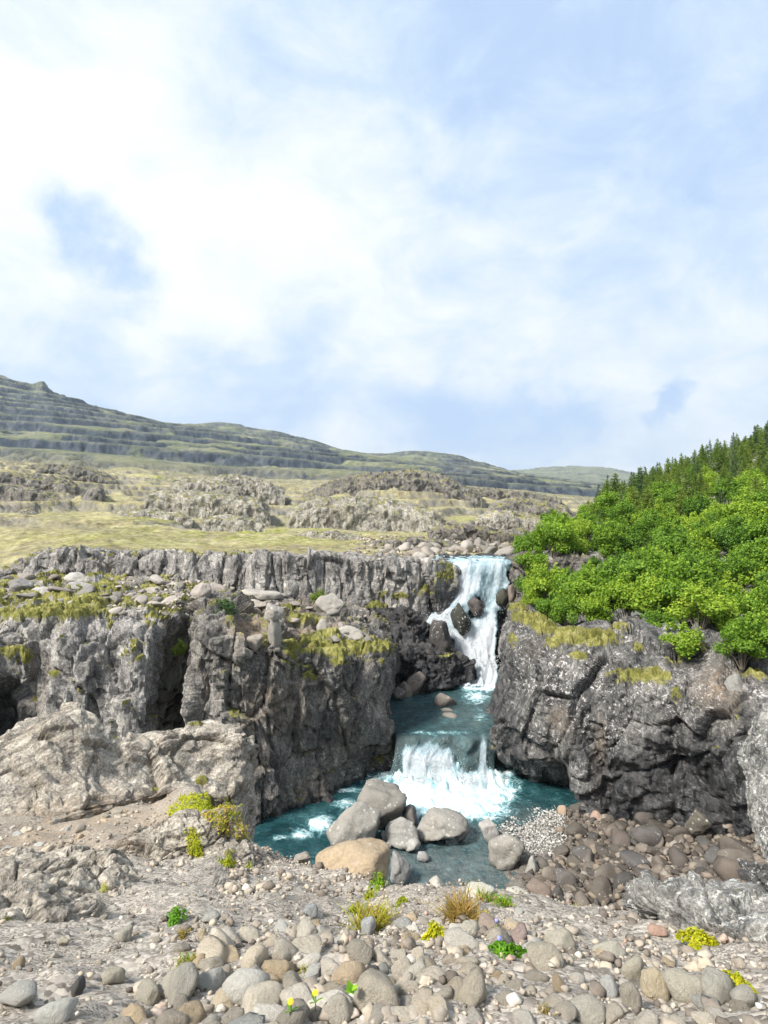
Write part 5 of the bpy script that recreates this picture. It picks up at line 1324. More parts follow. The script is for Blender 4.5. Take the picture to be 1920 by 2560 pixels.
for i, (u, v, w, h, col, lab, ang) in enumerate(COB_BIG):
    if u == 153:
        p, nn = on('F2', u, v)
    else:
        p, nn = on('G', u, v + h * 0.22)
    D = p[1]
    hw, hh = w / FPX * D / 2 * 1.08, h / FPX * D / 2 * 1.08
    me = random.choice(ANG if ang else COB)
    sz = np.array(me.vertices[0].co)  # unit meshes: measure the real half extents
    co = np.zeros(len(me.vertices) * 3, np.float32); me.vertices.foreach_get('co', co); co = co.reshape(-1, 3)
    ext = (co.max(0) - co.min(0)) / 2
    rz = random.uniform(-.4, .4)
    depth = (hw + hh) * 0.5
    col = tuple(np.array(col) * np.array([1.27, 1.25, 1.20]))
    o = obj('cobble', me, None, label=lab, cat='stone', loc=(p[0], p[1] + 0.02, p[2] + hh * 0.42), rot=(random.uniform(-.2, .1), random.uniform(-.15, .15), rz),
            scale=(hw / ext[0], depth / ext[1], hh * 1.05 / ext[2]))
    o.color = (*col, 1)
    placed.append([*p, max(hw, depth) * 0.9])
placed = np.array(placed)

CNAME = {'beige': ['tan', 'cream', 'brown-grey', 'pale cream', 'beige', 'dark taupe', 'ochre', 'blue-grey', 'off-white'],
         'dark': ['dark brown', 'brown', 'charcoal', 'mid-brown', 'grey-brown', 'light brown'], 'grey': ['grey', 'light grey', 'dull grey', 'pale', 'brownish grey']}
def where(u, v, cuts, words):
    return words[int(np.searchsorted(cuts, u))]
KEEP_CLEAR = [(440, 2302, 40), (845, 2300, 36), (930, 2318, 50), (1090, 2345, 46), (1150, 2300, 40), (1215, 2300, 30), (1270, 2395, 60), (1446, 2290, 26), (1748, 2365, 56), (1845, 2478, 66), (880, 2535, 26), (790, 2545, 22)]
def field(polys, count, key, smin, smax, gap, pal, meshes, name, label, cat, group, pw=1.6, squash=1.0, sink=0.14):
    global placed
    k = 0
    for poly, n in polys:
        for p, nn, s, u, v in scatter(poly, n, key, smin, smax, gap, rs, pw):
            d = np.sqrt(((placed[:, :3] - p) ** 2).sum(1))
            if (d < 0.78 * (placed[:, 3] + s * 0.5)).any(): continue
            if key == 'G' and any(abs(u - a) < r and -24 < v - b < 40 for a, b, r in KEEP_CLEAR): continue
            ci = rs.integers(len(PAL[pal]))
            col = np.array(PAL[pal][ci]) * rs.uniform(0.72, 1.2)
            f = (s - smin) / (smax - smin)
            lab = ('big ' if f > 0.55 else 'small ' if f < 0.12 else '') + CNAME[pal][ci] + ' ' + (label(u, v) if callable(label) else label)
            o = put_stone(name, random.choice(meshes), p, s, col, lab, cat, group, sink=sink)
            o.scale = (s, s * rs.uniform(.8, 1.1), s * squash * rs.uniform(.8, 1.25))
            k += 1
    return k
HEAP = [([(560,2350),(700,2330),(800,2300),(900,2300),(1040,2290),(1200,2290),(1330,2330),(1340,2420),(1180,2460),(1160,2640),(180,2640),(330,2500),(440,2430)], 190)]
RIGHT = [([(1340,2330),(1480,2350),(1560,2400),(1750,2400),(1900,2500),(1960,2640),(1160,2640),(1200,2460)], 70)]
nh = field(HEAP, 0, 'G', 0.036, 0.085, 0.62, 'beige', COB + ANG + ANG, 'cobble', lambda u, v: 'cobble ' + ('at the top rim of' if v < 2360 else 'at the bottom edge of' if v > 2490 else 'amid') + ' the heap, ' + where(u, v, [420, 650, 850, 1050], ['far left end', 'left part', 'left of centre', 'centre', 'right part']), 'stone', 'cobbles heaped in the foreground')
nr_ = field(RIGHT, 0, 'G', 0.030, 0.062, 0.7, 'beige', COB + ANG[:4], 'cobble', lambda u, v: 'cobble half sunk in gravel, lower right, ' + where(u, v, [1400, 1600, 1780], ['beside the heap', 'left of the ochre drop-shaped stone', 'near the broad speckled boulder', 'by the right-hand stonecrop']), 'stone', 'cobbles in the right foreground gravel')
nl = field([([(0,2400),(300,2280),(560,2230),(900,2240),(860,2300),(560,2340),(300,2440),(0,2560)], 34), ([(900,2230),(1500,2290),(1500,2340),(900,2280)], 30)], 0, 'G', 0.016, 0.040, 1.6, 'beige', COB + ANG, 'cobble', lambda u, v: 'loose stone on bare gravel, ' + where(u, v, [250, 500, 800, 1200], ['far left', 'left of the bright green plant', 'below the tan boulder', 'along the lip in the middle', 'along the lip on the right']), 'stone', 'loose stones on the gravel slope')
nb = field([([(0,2130),(0,2060),(240,2010),(430,1990),(420,2010),(250,2080),(60,2160)], 34)], 0, 'G', 0.04, 0.11, 1.2, 'beige', SLAB + ANG, 'flat_stone', lambda u, v: 'slab fragment on the brown slope below the pale outcrop, ' + where(u, v, [150, 300], ['left', 'middle', 'right']), 'stone', 'slab fragments on the brown slope')

# dark rubble at the foot of the right cliff
nd_ = field([([(1420,2050),(1560,2045),(1720,2080),(1800,2120),(1930,2170),(1930,2210),(1760,2230),(1640,2290),(1480,2290),(1320,2260),(1310,2180),(1425,2120)], 250)], 0, 'R', 0.16, 0.62, 0.66, 'dark', ANG, 'rubble_block',
      lambda u, v: 'angular block in the rubble, ' + ('against the cliff foot' if v < 2105 else 'at the near side' if v > 2200 else 'half way') + where(u, v, [1440, 1560, 1700], [' by the water', ' left of centre', ' right of centre', ' at the right end']), 'rock', 'rubble below the right cliff', pw=2.0, sink=0.2)
rust = [(1710, 2250, 60, 46, (0.17, 0.085, 0.045), 'rusty red-brown block at the near end of the dark rubble'), (1620, 2240, 90, 48, (0.13, 0.10, 0.075), 'largest long brown block near the front of the rubble'),
        (1555, 2100, 62, 50, (0.12, 0.10, 0.088), 'broad brown block in the middle of the rubble'), (1620, 2095, 70, 60, (0.11, 0.10, 0.095), 'white-speckled dark block near the cliff foot'),
        (1585, 2150, 60, 44, (0.10, 0.095, 0.092), 'smooth dark grey block in the middle of the rubble'), (1410, 2195, 56, 56, (0.11, 0.10, 0.092), 'big dark block on the left side of the rubble'),
        (1518, 2185, 70, 48, (0.15, 0.13, 0.11), 'long grey-brown wedge block left of the rubble centre'), (1343, 2222, 50, 46, (0.19, 0.15, 0.125), 'reddish-grey rounded block at the pool corner of the rubble'),
        (1400, 2022, 34, 24, (0.36, 0.27, 0.20), 'small orange-pink stone at the water by the cliff'), (1490, 2040, 30, 24, (0.36, 0.26, 0.21), 'pinkish stone at the foot of the right cliff')]
for (u, v, w, h, col, lab) in rust:
    p, nn = on('R', u, v + h * 0.3)
    D = p[1]; hw, hh = w / FPX * D / 2, h / FPX * D / 2
    o = obj('rubble_block', random.choice(ANG), None, label=lab, cat='rock', loc=(p[0], p[1], p[2] + hh * 0.5), rot=(0.1, 0.1, random.uniform(0, 6)), scale=(hw * 1.15, hw, hh * 1.5))
    o.color = (*col, 1)

# stones on the shelf, on the block, and along the upper river
ns = field([([(0,1450),(300,1450),(620,1470),(640,1500),(520,1540),(300,1540),(0,1500)], 110)], 0, 'D', 0.22, 0.75, 0.8, 'grey', SLAB + ANG[:4], 'shelf_rock', lambda u, v: 'rock among moss on the shelf, ' + ('at its back' if v < 1475 else 'near the cliff edge' if v > 1515 else 'half way') + where(u, v, [150, 300, 450], [' far left', ' left', ' middle', ' right']), 'rock', 'rocks strewn on the left shelf', pw=2.2, sink=0.12)
ns2 = field([([(560,1475),(860,1495),(930,1560),(960,1610),(760,1600),(680,1540)], 44)], 0, 'C', 0.12, 0.5, 0.9, 'grey', SLAB + ANG[:4], 'block_rock', lambda u, v: 'rock strewn on the central block, ' + ('back' if v < 1530 else 'near the mossy brow') + where(u, v, [680, 800], [' left', ' middle', ' right']), 'rock', 'rocks on top of the central block', pw=2.0, sink=0.15)
nu = field([([(900,1360),(960,1352),(1130,1350),(1300,1325),(1400,1330),(1330,1392),(1250,1396),(1200,1385),(1130,1390),(1060,1400),(960,1394)], 190)], 0, 'hills', 0.22, 1.0, 0.62, 'grey', ANG, 'river_boulder',
     lambda u, v: 'river bed boulder above the fall, ' + ('near the lip' if v > 1380 else 'farther back') + where(u, v, [1000, 1100, 1200, 1290], [' far left', ' left', ' middle', ' right', ' far right']), 'boulder', 'boulders of the upper river bed', pw=1.8, sink=0.35)
nc_ = field([([(395,1720),(480,1700),(480,1815),(385,1815)], 26)], 0, 'D', 0.2, 0.6, 0.6, 'dark', ANG, 'gully_rock', 'rock jammed in the shadowed cleft left of the block', 'rock', 'rocks in the dark cleft')
print('stones', nh, nr_, nl, nb, nd_, ns, ns2, nu, nc_)

# pebbles too many to count
def pebbles(name, spots, n, key, smin, smax, label, dark=0.0, sub=1, pw=2.5, mat='pebble'):
    V0, F0 = ICO[sub]
    P, U, Vp, N = SURF[key]
    sel = np.zeros(len(P), bool)
    for (u0, v0, u1, v1) in spots:
        sel |= (U > u0) & (U < u1) & (Vp > v0) & (Vp < v1)
    idx = np.nonzero(sel)[0]
    # even in the picture: weight by projected footprint
    D = P[idx, 1]
    w = D ** 1.0; w /= w.sum()
    pick = rs.choice(idx, n, p=w)
    base = P[pick] + rs.normal(0, 0.012, (n, 3)) * P[pick, 1:2] * 0.5 * np.array([1, 1, 0])
    s = smin + (smax - smin) * rs.random(n) ** pw
    nv = len(V0)
    A = rs.uniform(0.65, 1.25, (n, 1, 3)) * np.array([1, 1, 0.75])
    J = 1 + 0.22 * rs.normal(size=(n, nv, 1))
    B = V0[None] * A * J
    ang = rs.uniform(0, 6.28, n); c, sn = np.cos(ang)[:, None], np.sin(ang)[:, None]
    x = B[..., 0] * c - B[..., 1] * sn; y = B[..., 0] * sn + B[..., 1] * c
    B = np.stack([x, y, B[..., 2]], -1) * s[:, None, None] + base[:, None] + np.array([0, 0, 1]) * (s * 0.3)[:, None, None]
    F = (F0[None] + (np.arange(n) * nv)[:, None, None]).reshape(-1, 3)
    rnd = np.repeat(rs.random(n), nv)
    me = poly_mesh(name, B.reshape(-1, 3), F, True, {'rnd': rnd, 'dark': np.full(n * nv, dark)})
    return obj(name, me, M[mat], kind='stuff', label=label)
pebbles('gravel', [(-100, 2150, 2000, 2640)], 6800, 'G', 0.006, 0.020, 'loose grey gravel spread over the foreground slope')
pebbles('coarse_gravel', [(300, 2290, 1950, 2640)], 950, 'G', 0.012, 0.036, 'coarse pebbles filling the gaps between the cobbles', sub=2, pw=1.6)
pebbles('slope_gravel', [(-20, 1990, 480, 2180), (560, 2120, 960, 2240)], 2000, 'G', 0.012, 0.05, 'ochre scree on the slope below the pale outcrop')
pebbles('gravel_bar', [(1236, 2022, 1405, 2140)], 3200, 'R', 0.03, 0.075, 'pale pebble bar beside the pool', sub=1, mat='pebble_pale')
pebbles('rubble_gravel', [(1430, 2040, 1930, 2300), (1330, 2150, 1930, 2300)], 2800, 'R', 0.05, 0.24, 'small dark rubble between the blocks', dark=0.85)
pebbles('shelf_gravel', [(300, 1440, 960, 1545)], 1600, 'D', 0.04, 0.16, 'small stones among the moss of the left shelf')
pebbles('river_stones', [(880, 1340, 1340, 1405)], 1800, 'hills', 0.08, 0.40, 'small stones of the upper river bed', dark=0.15)

# ================================================================== trees and shrubs
def leaf_cloud(centers, radii, per, size, rng, shell=0.35, droop=0.0):
    """small leaf faces spread through overlapping lobes"""
    vs, rn = [], []
    for (c, r, n) in zip(centers, radii, per):
        d = rng.normal(size=(n, 3)); d /= np.linalg.norm(d, axis=1)[:, None]
        rad = shell + (1 - shell) * rng.random(n) ** 0.6
        rad *= 1 + 0.45 * perlin(d * 2.6 + np.array(c) * 3)
        p = np.array(c) + d * rad[:, None] * np.array(r)
        a = d + rng.normal(size=(n, 3)) * 0.8 + np.array([0, 0, 0.6]); a /= np.linalg.norm(a, axis=1)[:, None]
        t = np.cross(a, rng.normal(size=(n, 3))); t /= np.linalg.norm(t, axis=1)[:, None]
        b = np.cross(a, t)
        s = size * rng.uniform(0.6, 1.35, n)[:, None]
        q = np.stack([p - t * s, p + b * s * 0.62, p + t * s, p - b * s * 0.62], 1)
        vs.append(q); rn.append(np.repeat(np.clip(rng.normal(0.5, 0.22, n) + 0.12 * d[:, 2], 0, 1), 4))
    V = np.concatenate(vs).reshape(-1, 3); F = np.arange(len(V)).reshape(-1, 4)
    return V, F, np.concatenate(rn)

def tube(path, radii, k=6):
    path = np.array(path, float); V, F = [], []
    for i, p in enumerate(path):
        d = path[min(i + 1, len(path) - 1)] - path[max(i - 1, 0)]; d /= np.linalg.norm(d) + 1e-9
        a = np.cross(d, [0.3, 0.9, 0.1]); a /= np.linalg.norm(a); b = np.cross(d, a)
        for j in range(k):
            w = 2 * math.pi * j / k
            V.append(p + (a * math.cos(w) + b * math.sin(w)) * radii[i])
    for i in range(len(path) - 1):
        for j in range(k):
            F.append([i * k + j, i * k + (j + 1) % k, (i + 1) * k + (j + 1) % k, (i + 1) * k + j])
    return np.array(V), np.array(F)
def join(parts):
    V, F, o = [], [], 0
    for v, f in parts:
        V.append(v); F.append(f + o); o += len(v)
    return np.concatenate(V), np.concatenate(F)

def shrub_meshes(seed, mat, h=3.0, w=1.6, leaf=0.085, total=5200):
    r = np.random.default_rng(seed)
    nl = r.integers(9, 15)
    cs, rd, stems = [], [], []
    for i in range(nl):
        a = r.uniform(0, 6.28); q = math.sqrt(r.random()) * w * 0.72
        z = h * r.uniform(0.22, 0.78) * (1 - 0.25 * (q / w))
        c = (q * math.cos(a), q * math.sin(a), z)
        s = r.uniform(0.38, 0.66) * w * 0.75
        cs.append(c); rd.append((s, s, s * r.uniform(0.7, 1.0)))
        stems.append(tube([(0.12 * math.cos(a), 0.12 * math.sin(a), -0.4), (c[0] * 0.4, c[1] * 0.4, z * 0.5), (c[0], c[1], z)], [0.035, 0.026, 0.010], 5))
    # a few sprigs sticking out of the outline
    for i in range(9):
        a = r.uniform(0, 6.28); q = r.uniform(.1, .8) * w
        cs.append((q * math.cos(a), q * math.sin(a), h * r.uniform(0.72, 1.0) * (1 - 0.3 * q / w))); rd.append((0.14, 0.14, r.uniform(.25, .5)))
    vol = np.array([x[0] ** 2 for x in rd]); per = np.maximum(60, (total * vol / vol.sum())).astype(int)
    V, F, rn = leaf_cloud(cs, rd, per, leaf, r)
    me = poly_mesh('crown', V, F, False, {'rnd': rn}); me.materials.append(M[mat])
    tv, tf = join(stems); tm = poly_mesh('trunk', tv, tf, True); tm.materials.append(M['bark'])
    return me, tm

def conifer_meshes(seed, mat, h=4.6, w=1.05, sparse=1.0, leaf=0.10):
    r = np.random.default_rng(seed)
    vs, rn = [], []
    branches = [tube([(0, 0, -0.3), (0, 0, h * 0.5), (0, 0, h)], [0.07, 0.045, 0.008], 6)]
    z = 0.35
    while z < h - 0.1:
        f = 1 - z / h
        L = w * (f ** 0.8) * r.uniform(0.8, 1.12) + 0.06
        nb = int(4 + 5 * f)
        for k in range(nb):
            a = 6.283 * (k + r.random() * 0.8) / nb
            l = L * r.uniform(0.7, 1.1)
            up = 0.22 - 0.30 * f
            n = max(5, int(26 * l * sparse))
            tt = r.random(n) ** 0.75
            base = np.stack([np.cos(a) * l * tt, np.sin(a) * l * tt, z + l * tt * up + 0.10 * l * tt ** 2], 1)
            p = base + r.normal(0, 0.055, (n, 3)) * np.array([1, 1, 0.7])
            dirs = np.array([math.cos(a), math.sin(a), up + 0.2]) + r.normal(0, 0.55, (n, 3))
            dirs /= np.linalg.norm(dirs, axis=1)[:, None]
            sd = np.cross(dirs, r.normal(size=(n, 3))); sd /= np.linalg.norm(sd, axis=1)[:, None]
            s = leaf * r.uniform(0.6, 1.3, n)[:, None]
            vs.append(np.stack([p - dirs * s, p + sd * s * 0.38, p + dirs * s * 1.2, p - sd * s * 0.38], 1)); rn.append(np.repeat(np.clip(r.normal(.5, .22, n), 0, 1), 4))
        z += r.uniform(0.16, 0.26)
    # leader
    n = 24; p = np.stack([r.normal(0, .02, n), r.normal(0, .02, n), h - 0.5 + 0.6 * r.random(n)], 1); s = leaf * 0.8
    dirs = r.normal(0, .5, (n, 3)) + np.array([0, 0, 1]); dirs /= np.linalg.norm(dirs, axis=1)[:, None]; sd = np.cross(dirs, r.normal(size=(n, 3))); sd /= np.linalg.norm(sd, axis=1)[:, None]
    vs.append(np.stack([p - dirs * s, p + sd * s * .35, p + dirs * s, p - sd * s * .35], 1)); rn.append(np.full(n * 4, .5))
    V = np.concatenate(vs).reshape(-1, 3)
    me = poly_mesh('crown', V, np.arange(len(V)).reshape(-1, 4), False, {'rnd': np.concatenate(rn)}); me.materials.append(M[mat])
    tv, tf = join(branches); tm = poly_mesh('trunk', tv, tf, True); tm.materials.append(M['bark'])
    return me, tm

SHRUB = [shrub_meshes(500 + i, 'birch', h=random.uniform(2.7, 3.3), w=random.uniform(1.45, 1.8)) for i in range(7)]
LARCH = [conifer_meshes(600 + i, 'larch', h=random.uniform(4.0, 5.0), w=random.uniform(1.25, 1.7), leaf=0.13) for i in range(5)]
SPRUCE = [conifer_meshes(700 + i, 'spruce', h=random.uniform(4.0, 5.4), w=random.uniform(.85, 1.1), leaf=0.11) for i in range(4)]

def plant_tree(name, meshes, p, s, label, group, cat):
    root = bpy.data.objects.new(name, None); COL.objects.link(root)
    root.empty_display_size = 0.2
    root.location = [float(q) for q in p]; root.rotation_euler = (random.gauss(0, .05), random.gauss(0, .05), random.uniform(0, 6.28))
    k = s * random.uniform(.78, 1.22)
    root.scale = (k, k, s)
    root['label'] = label; root['category'] = cat; root['group'] = group
    cr, tr = meshes
    for nm, me in (('crown', cr), ('trunk', tr)):
        o = bpy.data.objects.new(nm, me); COL.objects.link(o); o.parent = root
    return root

def inside_poly(poly, x, y):
    c = False; j = len(poly) - 1
    for i in range(len(poly)):
        xi, yi = poly[i]; xj, yj = poly[j]
        if (yi > y) != (yj > y) and x < (xj - xi) * (y - yi) / (yj - yi) + xi: c = not c
        j = i
    return c
def place(u, v, D):
    row = 'on the skyline of the right hillside' if D > 100 else 'high on the right hillside' if D > 75 else 'half way up the right hillside' if D > 55 else 'low on the right slope' if D > 40 else 'just above the right cliff'
    col = ['at the left end', 'left of the middle', 'in the middle', 'right of the middle', 'at the right edge'][int(np.searchsorted([1460, 1580, 1700, 1820], u))]
    return row + ', ' + col
def forest():
    P, U, V, N = SURF['M']
    ok = np.nonzero((U > 1325) & (U < 2040) & (P[:, 1] < 128))[0]
    rg = np.random.default_rng(77)
    keep = []; arr = np.zeros((0, 3)); cnt = [0, 0, 0]
    # open rock left free: blocks under the shrubs, the bare crag on the far hillside
    bare = [[(1335,1400),(1530,1400),(1540,1500),(1335,1500)], [(1370,1345),(1430,1262),(1520,1235),(1500,1290),(1430,1345)], [(1300,1380),(1375,1330),(1385,1372),(1330,1396)]]
    for i in rg.permutation(ok):
        p, u, v = P[i], U[i], V[i]
        if any(inside_poly(b, u, v) for b in bare): continue
        D = p[1]
        gap = 1.15 + 0.016 * D
        if len(arr) and (((arr - p) ** 2).sum(1) < gap * gap).any(): continue
        arr = np.vstack([arr, p])
        # conifers higher up the slope
        upness = sstep(np.array(1335 - 0.05 * (u - 1400) - v + rg.normal(0, 45)), 0, 50)
        if upness > 0.5:
            if rg.random() < 0.22:
                plant_tree('spruce_tree', SPRUCE[rg.integers(4)], p, rg.uniform(.55, 1.2), 'dark pointed spruce ' + place(u, v, D), 'spruces on the right hillside', 'tree'); cnt[0] += 1
            else:
                plant_tree('larch_tree', LARCH[rg.integers(5)], p, rg.uniform(.5, 1.05), 'soft mid-green larch ' + place(u, v, D), 'larches on the right hillside', 'tree'); cnt[1] += 1
        else:
            s = rg.uniform(.72, 1.12) * (0.62 if D < 31 else 1.0)
            plant_tree('birch_shrub', SHRUB[rg.integers(7)], p, s, 'bright green birch shrub ' + place(u, v, D), 'birch shrubs on the right slope', 'shrub'); cnt[2] += 1
    print('trees', cnt)
forest()
# shrubs that hang over the cliff edge, one by one
for (u, v, D, s, lab) in [(1370, 1562, 37, .62, 'green birch shrub nearest the waterfall, above the yellow moss'), (1420, 1570, 36, .70, 'green birch shrub over the mossy crown of the right cliff'), (1480, 1565, 35.5, .66, 'green birch shrub right of the mossy crown of the right cliff'),
                          (1640, 1600, 32, .55, 'small birch shrub growing low on the right cliff'), (1700, 1640, 30, .62, 'birch shrub hanging beside the rock spike'), (1855, 1660, 27.5, .6, 'birch shrub right of the rock spike on the cliff'), (1890, 1640, 28, .7, 'birch shrub at the right edge above the grey round stone'),
                          (1330, 1530, 41, .5, 'small birch shrub behind the yellow moss by the fall'), (1545, 1440, 46.2, .5, 'small birch shrub growing against the brown blocks'), (1485, 1425, 47.0, .35, 'low sprig of birch in a joint of the brown blocks')]:
    p = at(u, v, D)
    r_ = plant_tree('birch_shrub', random.choice(SHRUB), p, s, lab, 'birch shrubs on the right slope', 'shrub')
# juniper-like bush on the shelf
p = at(560, 1545, 33.5)
bm_, bt_ = shrub_meshes(560, 'spruce', h=1.1, w=1.0, leaf=0.05, total=2600)
rt = plant_tree('green_bush', (bm_, bt_), p, 0.9, 'dark green low bush on the pillar left of the red soil', None or 'bush', 'bush'); del rt['group']
bm2, bt2 = shrub_meshes(561, 'larch', h=0.8, w=0.7, leaf=0.05, total=1400)
for (u, v, D, lab) in [(452, 1640, 33.6, 'green bush in the dark cleft left of the central block'), (800, 1505, 44, 'dark bush behind the square boulder on the block')]:
    rt = plant_tree('green_bush', (bm2, bt2), at(u, v, D), 0.9, lab, 'bush', 'bush'); del rt['group']

# ================================================================== small plants in the foreground
def tuft(name, label, u, v, wpx, hpx, mats, n=90, kind='leaf', key='G', cat='plant', extra=None):
    p, nn = on(key, u, v)
    D = p[1]; w = wpx / FPX * D / 2; h = hpx / FPX * D
    r = np.random.default_rng(int(u * 7 + v))
    root = bpy.data.objects.new(name, None); COL.objects.link(root); root.location = [float(q) for q in p]
    root['label'] = label; root['category'] = cat
    for mi, mat in enumerate(mats):
        m = (n if kind == 'grass' else int(n * 2.2)) // len(mats)
        if kind == 'grass':
            b = np.stack([r.normal(0, .45, m) * w, r.normal(0, .45, m) * w, np.zeros(m)], 1)
            tip = b + np.stack([r.normal(0, .8, m) * h * .6, r.normal(0, .8, m) * h * .6, h * r.uniform(.25, .85, m)], 1)
            mid = (b + tip) / 2 + np.array([0, 0, 1]) * (h * .12)
            sd = np.stack([r.normal(size=m), r.normal(size=m), np.zeros(m)], 1); sd /= np.linalg.norm(sd, axis=1)[:, None]; sd *= max(0.0016, 0.0009 * D)
            V = np.stack([b - sd, b + sd, mid + sd * .8, mid - sd * .8, tip + sd * .15, tip - sd * .15], 1).reshape(-1, 3)
            k = (np.arange(m) * 6)[:, None, None]
            F = (np.array([[0, 1, 2, 3], [3, 2, 4, 5]])[None] + k).reshape(-1, 4); rn = np.repeat(r.random(m), 6)
            nm = 'blades'
        else:
            a = r.uniform(0, 6.28, m); q = np.sqrt(r.random(m))
            z = h * (1 - q ** 2) * r.uniform(.25, 1.0, m) + h * 0.08
            lob = 0.72 + 0.34 * np.sin(a * 3 + u) + 0.18 * np.sin(a * 7 + v)
            z = z * (0.45 + 0.35 * np.sin(a * 5 + v) ** 2)
            c = np.stack([np.cos(a) * q * w * lob, np.sin(a) * q * w * lob, z], 1)
            nrm = np.stack([np.cos(a) * q * .8, np.sin(a) * q * .8, np.full(m, .7)], 1) + r.normal(0, .45, (m, 3)); nrm /= np.linalg.norm(nrm, axis=1)[:, None]
            t = np.cross(nrm, r.normal(size=(m, 3))); t /= np.linalg.norm(t, axis=1)[:, None]; b = np.cross(nrm, t)
            s = (0.095 * min(w, h * 1.5)) * r.uniform(.6, 1.4, m)[:, None]
            V = np.stack([c - t * s, c + b * s * .6, c + t * s, c - b * s * .6], 1).reshape(-1, 3); F = np.arange(len(V)).reshape(-1, 4); rn = np.repeat(r.random(m), 4)
            nm = 'leaves'
        me = poly_mesh(nm, V, F, False, {'rnd': rn})
        obj(nm if mi == 0 else ('blossom' if 'yellow' in mat else 'stems'), me, M[mat], parent=root)
    return root
TUFTS = [
 ('herb', 'bright green round leafy plant on the left gravel', 440, 2302, 64, 50, ['plant_green'], 330, 'leaf'),
 ('moss_cushion', 'yellow-green moss strip on the humped ridge', 487, 2140, 36, 60, ['plant_lime'], 500, 'leaf'),
 ('moss_cushion', 'yellow-green moss clump right of the humped ridge', 572, 2165, 44, 36, ['plant_lime'], 400, 'leaf'),
 ('moss_cushion', 'small moss clump at the drop beside the ridge', 625, 2180, 30, 40, ['plant_lime'], 260, 'leaf'),
 ('herb', 'small lime plant at the foot of the left slab', 253, 2230, 24, 34, ['plant_lime'], 160, 'leaf'),
 ('herb', 'green herb growing at the right end of the tan boulder', 948, 2222, 52, 60, ['plant_green', 'plant_lime'], 420, 'leaf'),
 ('grass_tuft', 'yellow-green grass tuft left of the straw-coloured one', 845, 2300, 60, 46, ['plant_lime', 'plant_green'], 300, 'grass'),
 ('grass_tuft', 'straw and rust coloured grass tuft in the middle of the bank', 930, 2318, 90, 56, ['plant_straw', 'plant_lime'], 420, 'grass'),
 ('moss_cushion', 'small lime moss clump on the bank behind the straw grass', 1008, 2260, 46, 26, ['plant_lime'], 300, 'leaf'),
 ('grass_tuft', 'tiny grass tuft on the dirt left of the boulder herb', 890, 2280, 40, 24, ['plant_lime'], 90, 'grass'),
 ('grass_tuft', 'little grass tuft alone on the bare dirt', 738, 2222, 24, 22, ['plant_lime', 'plant_straw'], 70, 'grass'),
 ('grass_tuft', 'little tuft on the dirt in front of the tan boulder', 925, 2245, 30, 24, ['plant_lime'], 80, 'grass'),
 ('moss_cushion', 'yellow-lime moss mound among the cobbles', 1090, 2345, 80, 48, ['plant_lime', 'plant_yellow'], 700, 'leaf'),
 ('grass_tuft', 'rust-red grass tuft standing at the lip over the pool', 1150, 2300, 70, 70, ['plant_straw'], 300, 'grass'),
 ('herb', 'yellow stonecrop strip right of the rust grass', 1215, 2300, 50, 30, ['plant_lime', 'plant_yellow'], 300, 'leaf'),
 ('grass_tuft', 'green grass on the pale lip stone', 1215, 2252, 50, 26, ['plant_green', 'plant_straw'], 140, 'grass'),
 ('grass_tuft', 'green grass right of the pale lip stone', 1262, 2262, 36, 26, ['plant_green', 'plant_lime'], 110, 'grass'),
 ('herb', 'vivid green leafy plant with small blue flowers among cobbles', 1270, 2395, 110, 40, ['plant_green'], 800, 'leaf'),
 ('stonecrop', 'yellow flowering stonecrop behind the flat ochre stone', 1446, 2290, 42, 40, ['plant_lime', 'plant_yellow'], 360, 'leaf'),
 ('stonecrop', 'large yellow stonecrop round the pointed stone', 1748, 2365, 100, 50, ['plant_yellow', 'plant_lime'], 900, 'leaf'),
 ('stonecrop', 'green-yellow stonecrop cushion at the right edge', 1845, 2478, 120, 50, ['plant_lime', 'plant_yellow'], 900, 'leaf'),
 ('grass_tuft', 'thin green grass on the left gravel above the heap', 465, 2405, 60, 22, ['plant_green', 'plant_straw'], 120, 'grass'),
 ('grass_tuft', 'thin green grass at the left rim of the heap', 530, 2402, 36, 24, ['plant_green', 'plant_lime'], 90, 'grass'),
 ('herb', 'tiny red-brown plant below the bright green one', 450, 2345, 26, 24, ['plant_straw'], 60, 'grass'),
 ('grass_tuft', 'short moss and grass between cobbles, centre left', 775, 2432, 40, 18, ['plant_lime'], 70, 'grass'),
 ('grass_tuft', 'withered tuft in the gravel at the lower right', 1365, 2530, 36, 22, ['plant_straw'], 70, 'grass'),
]
for (nm, lab, u, v, w, h, mats, n, kd) in TUFTS:
    tuft(nm, lab, u, v, w, h, mats, n, kd, cat='plant')

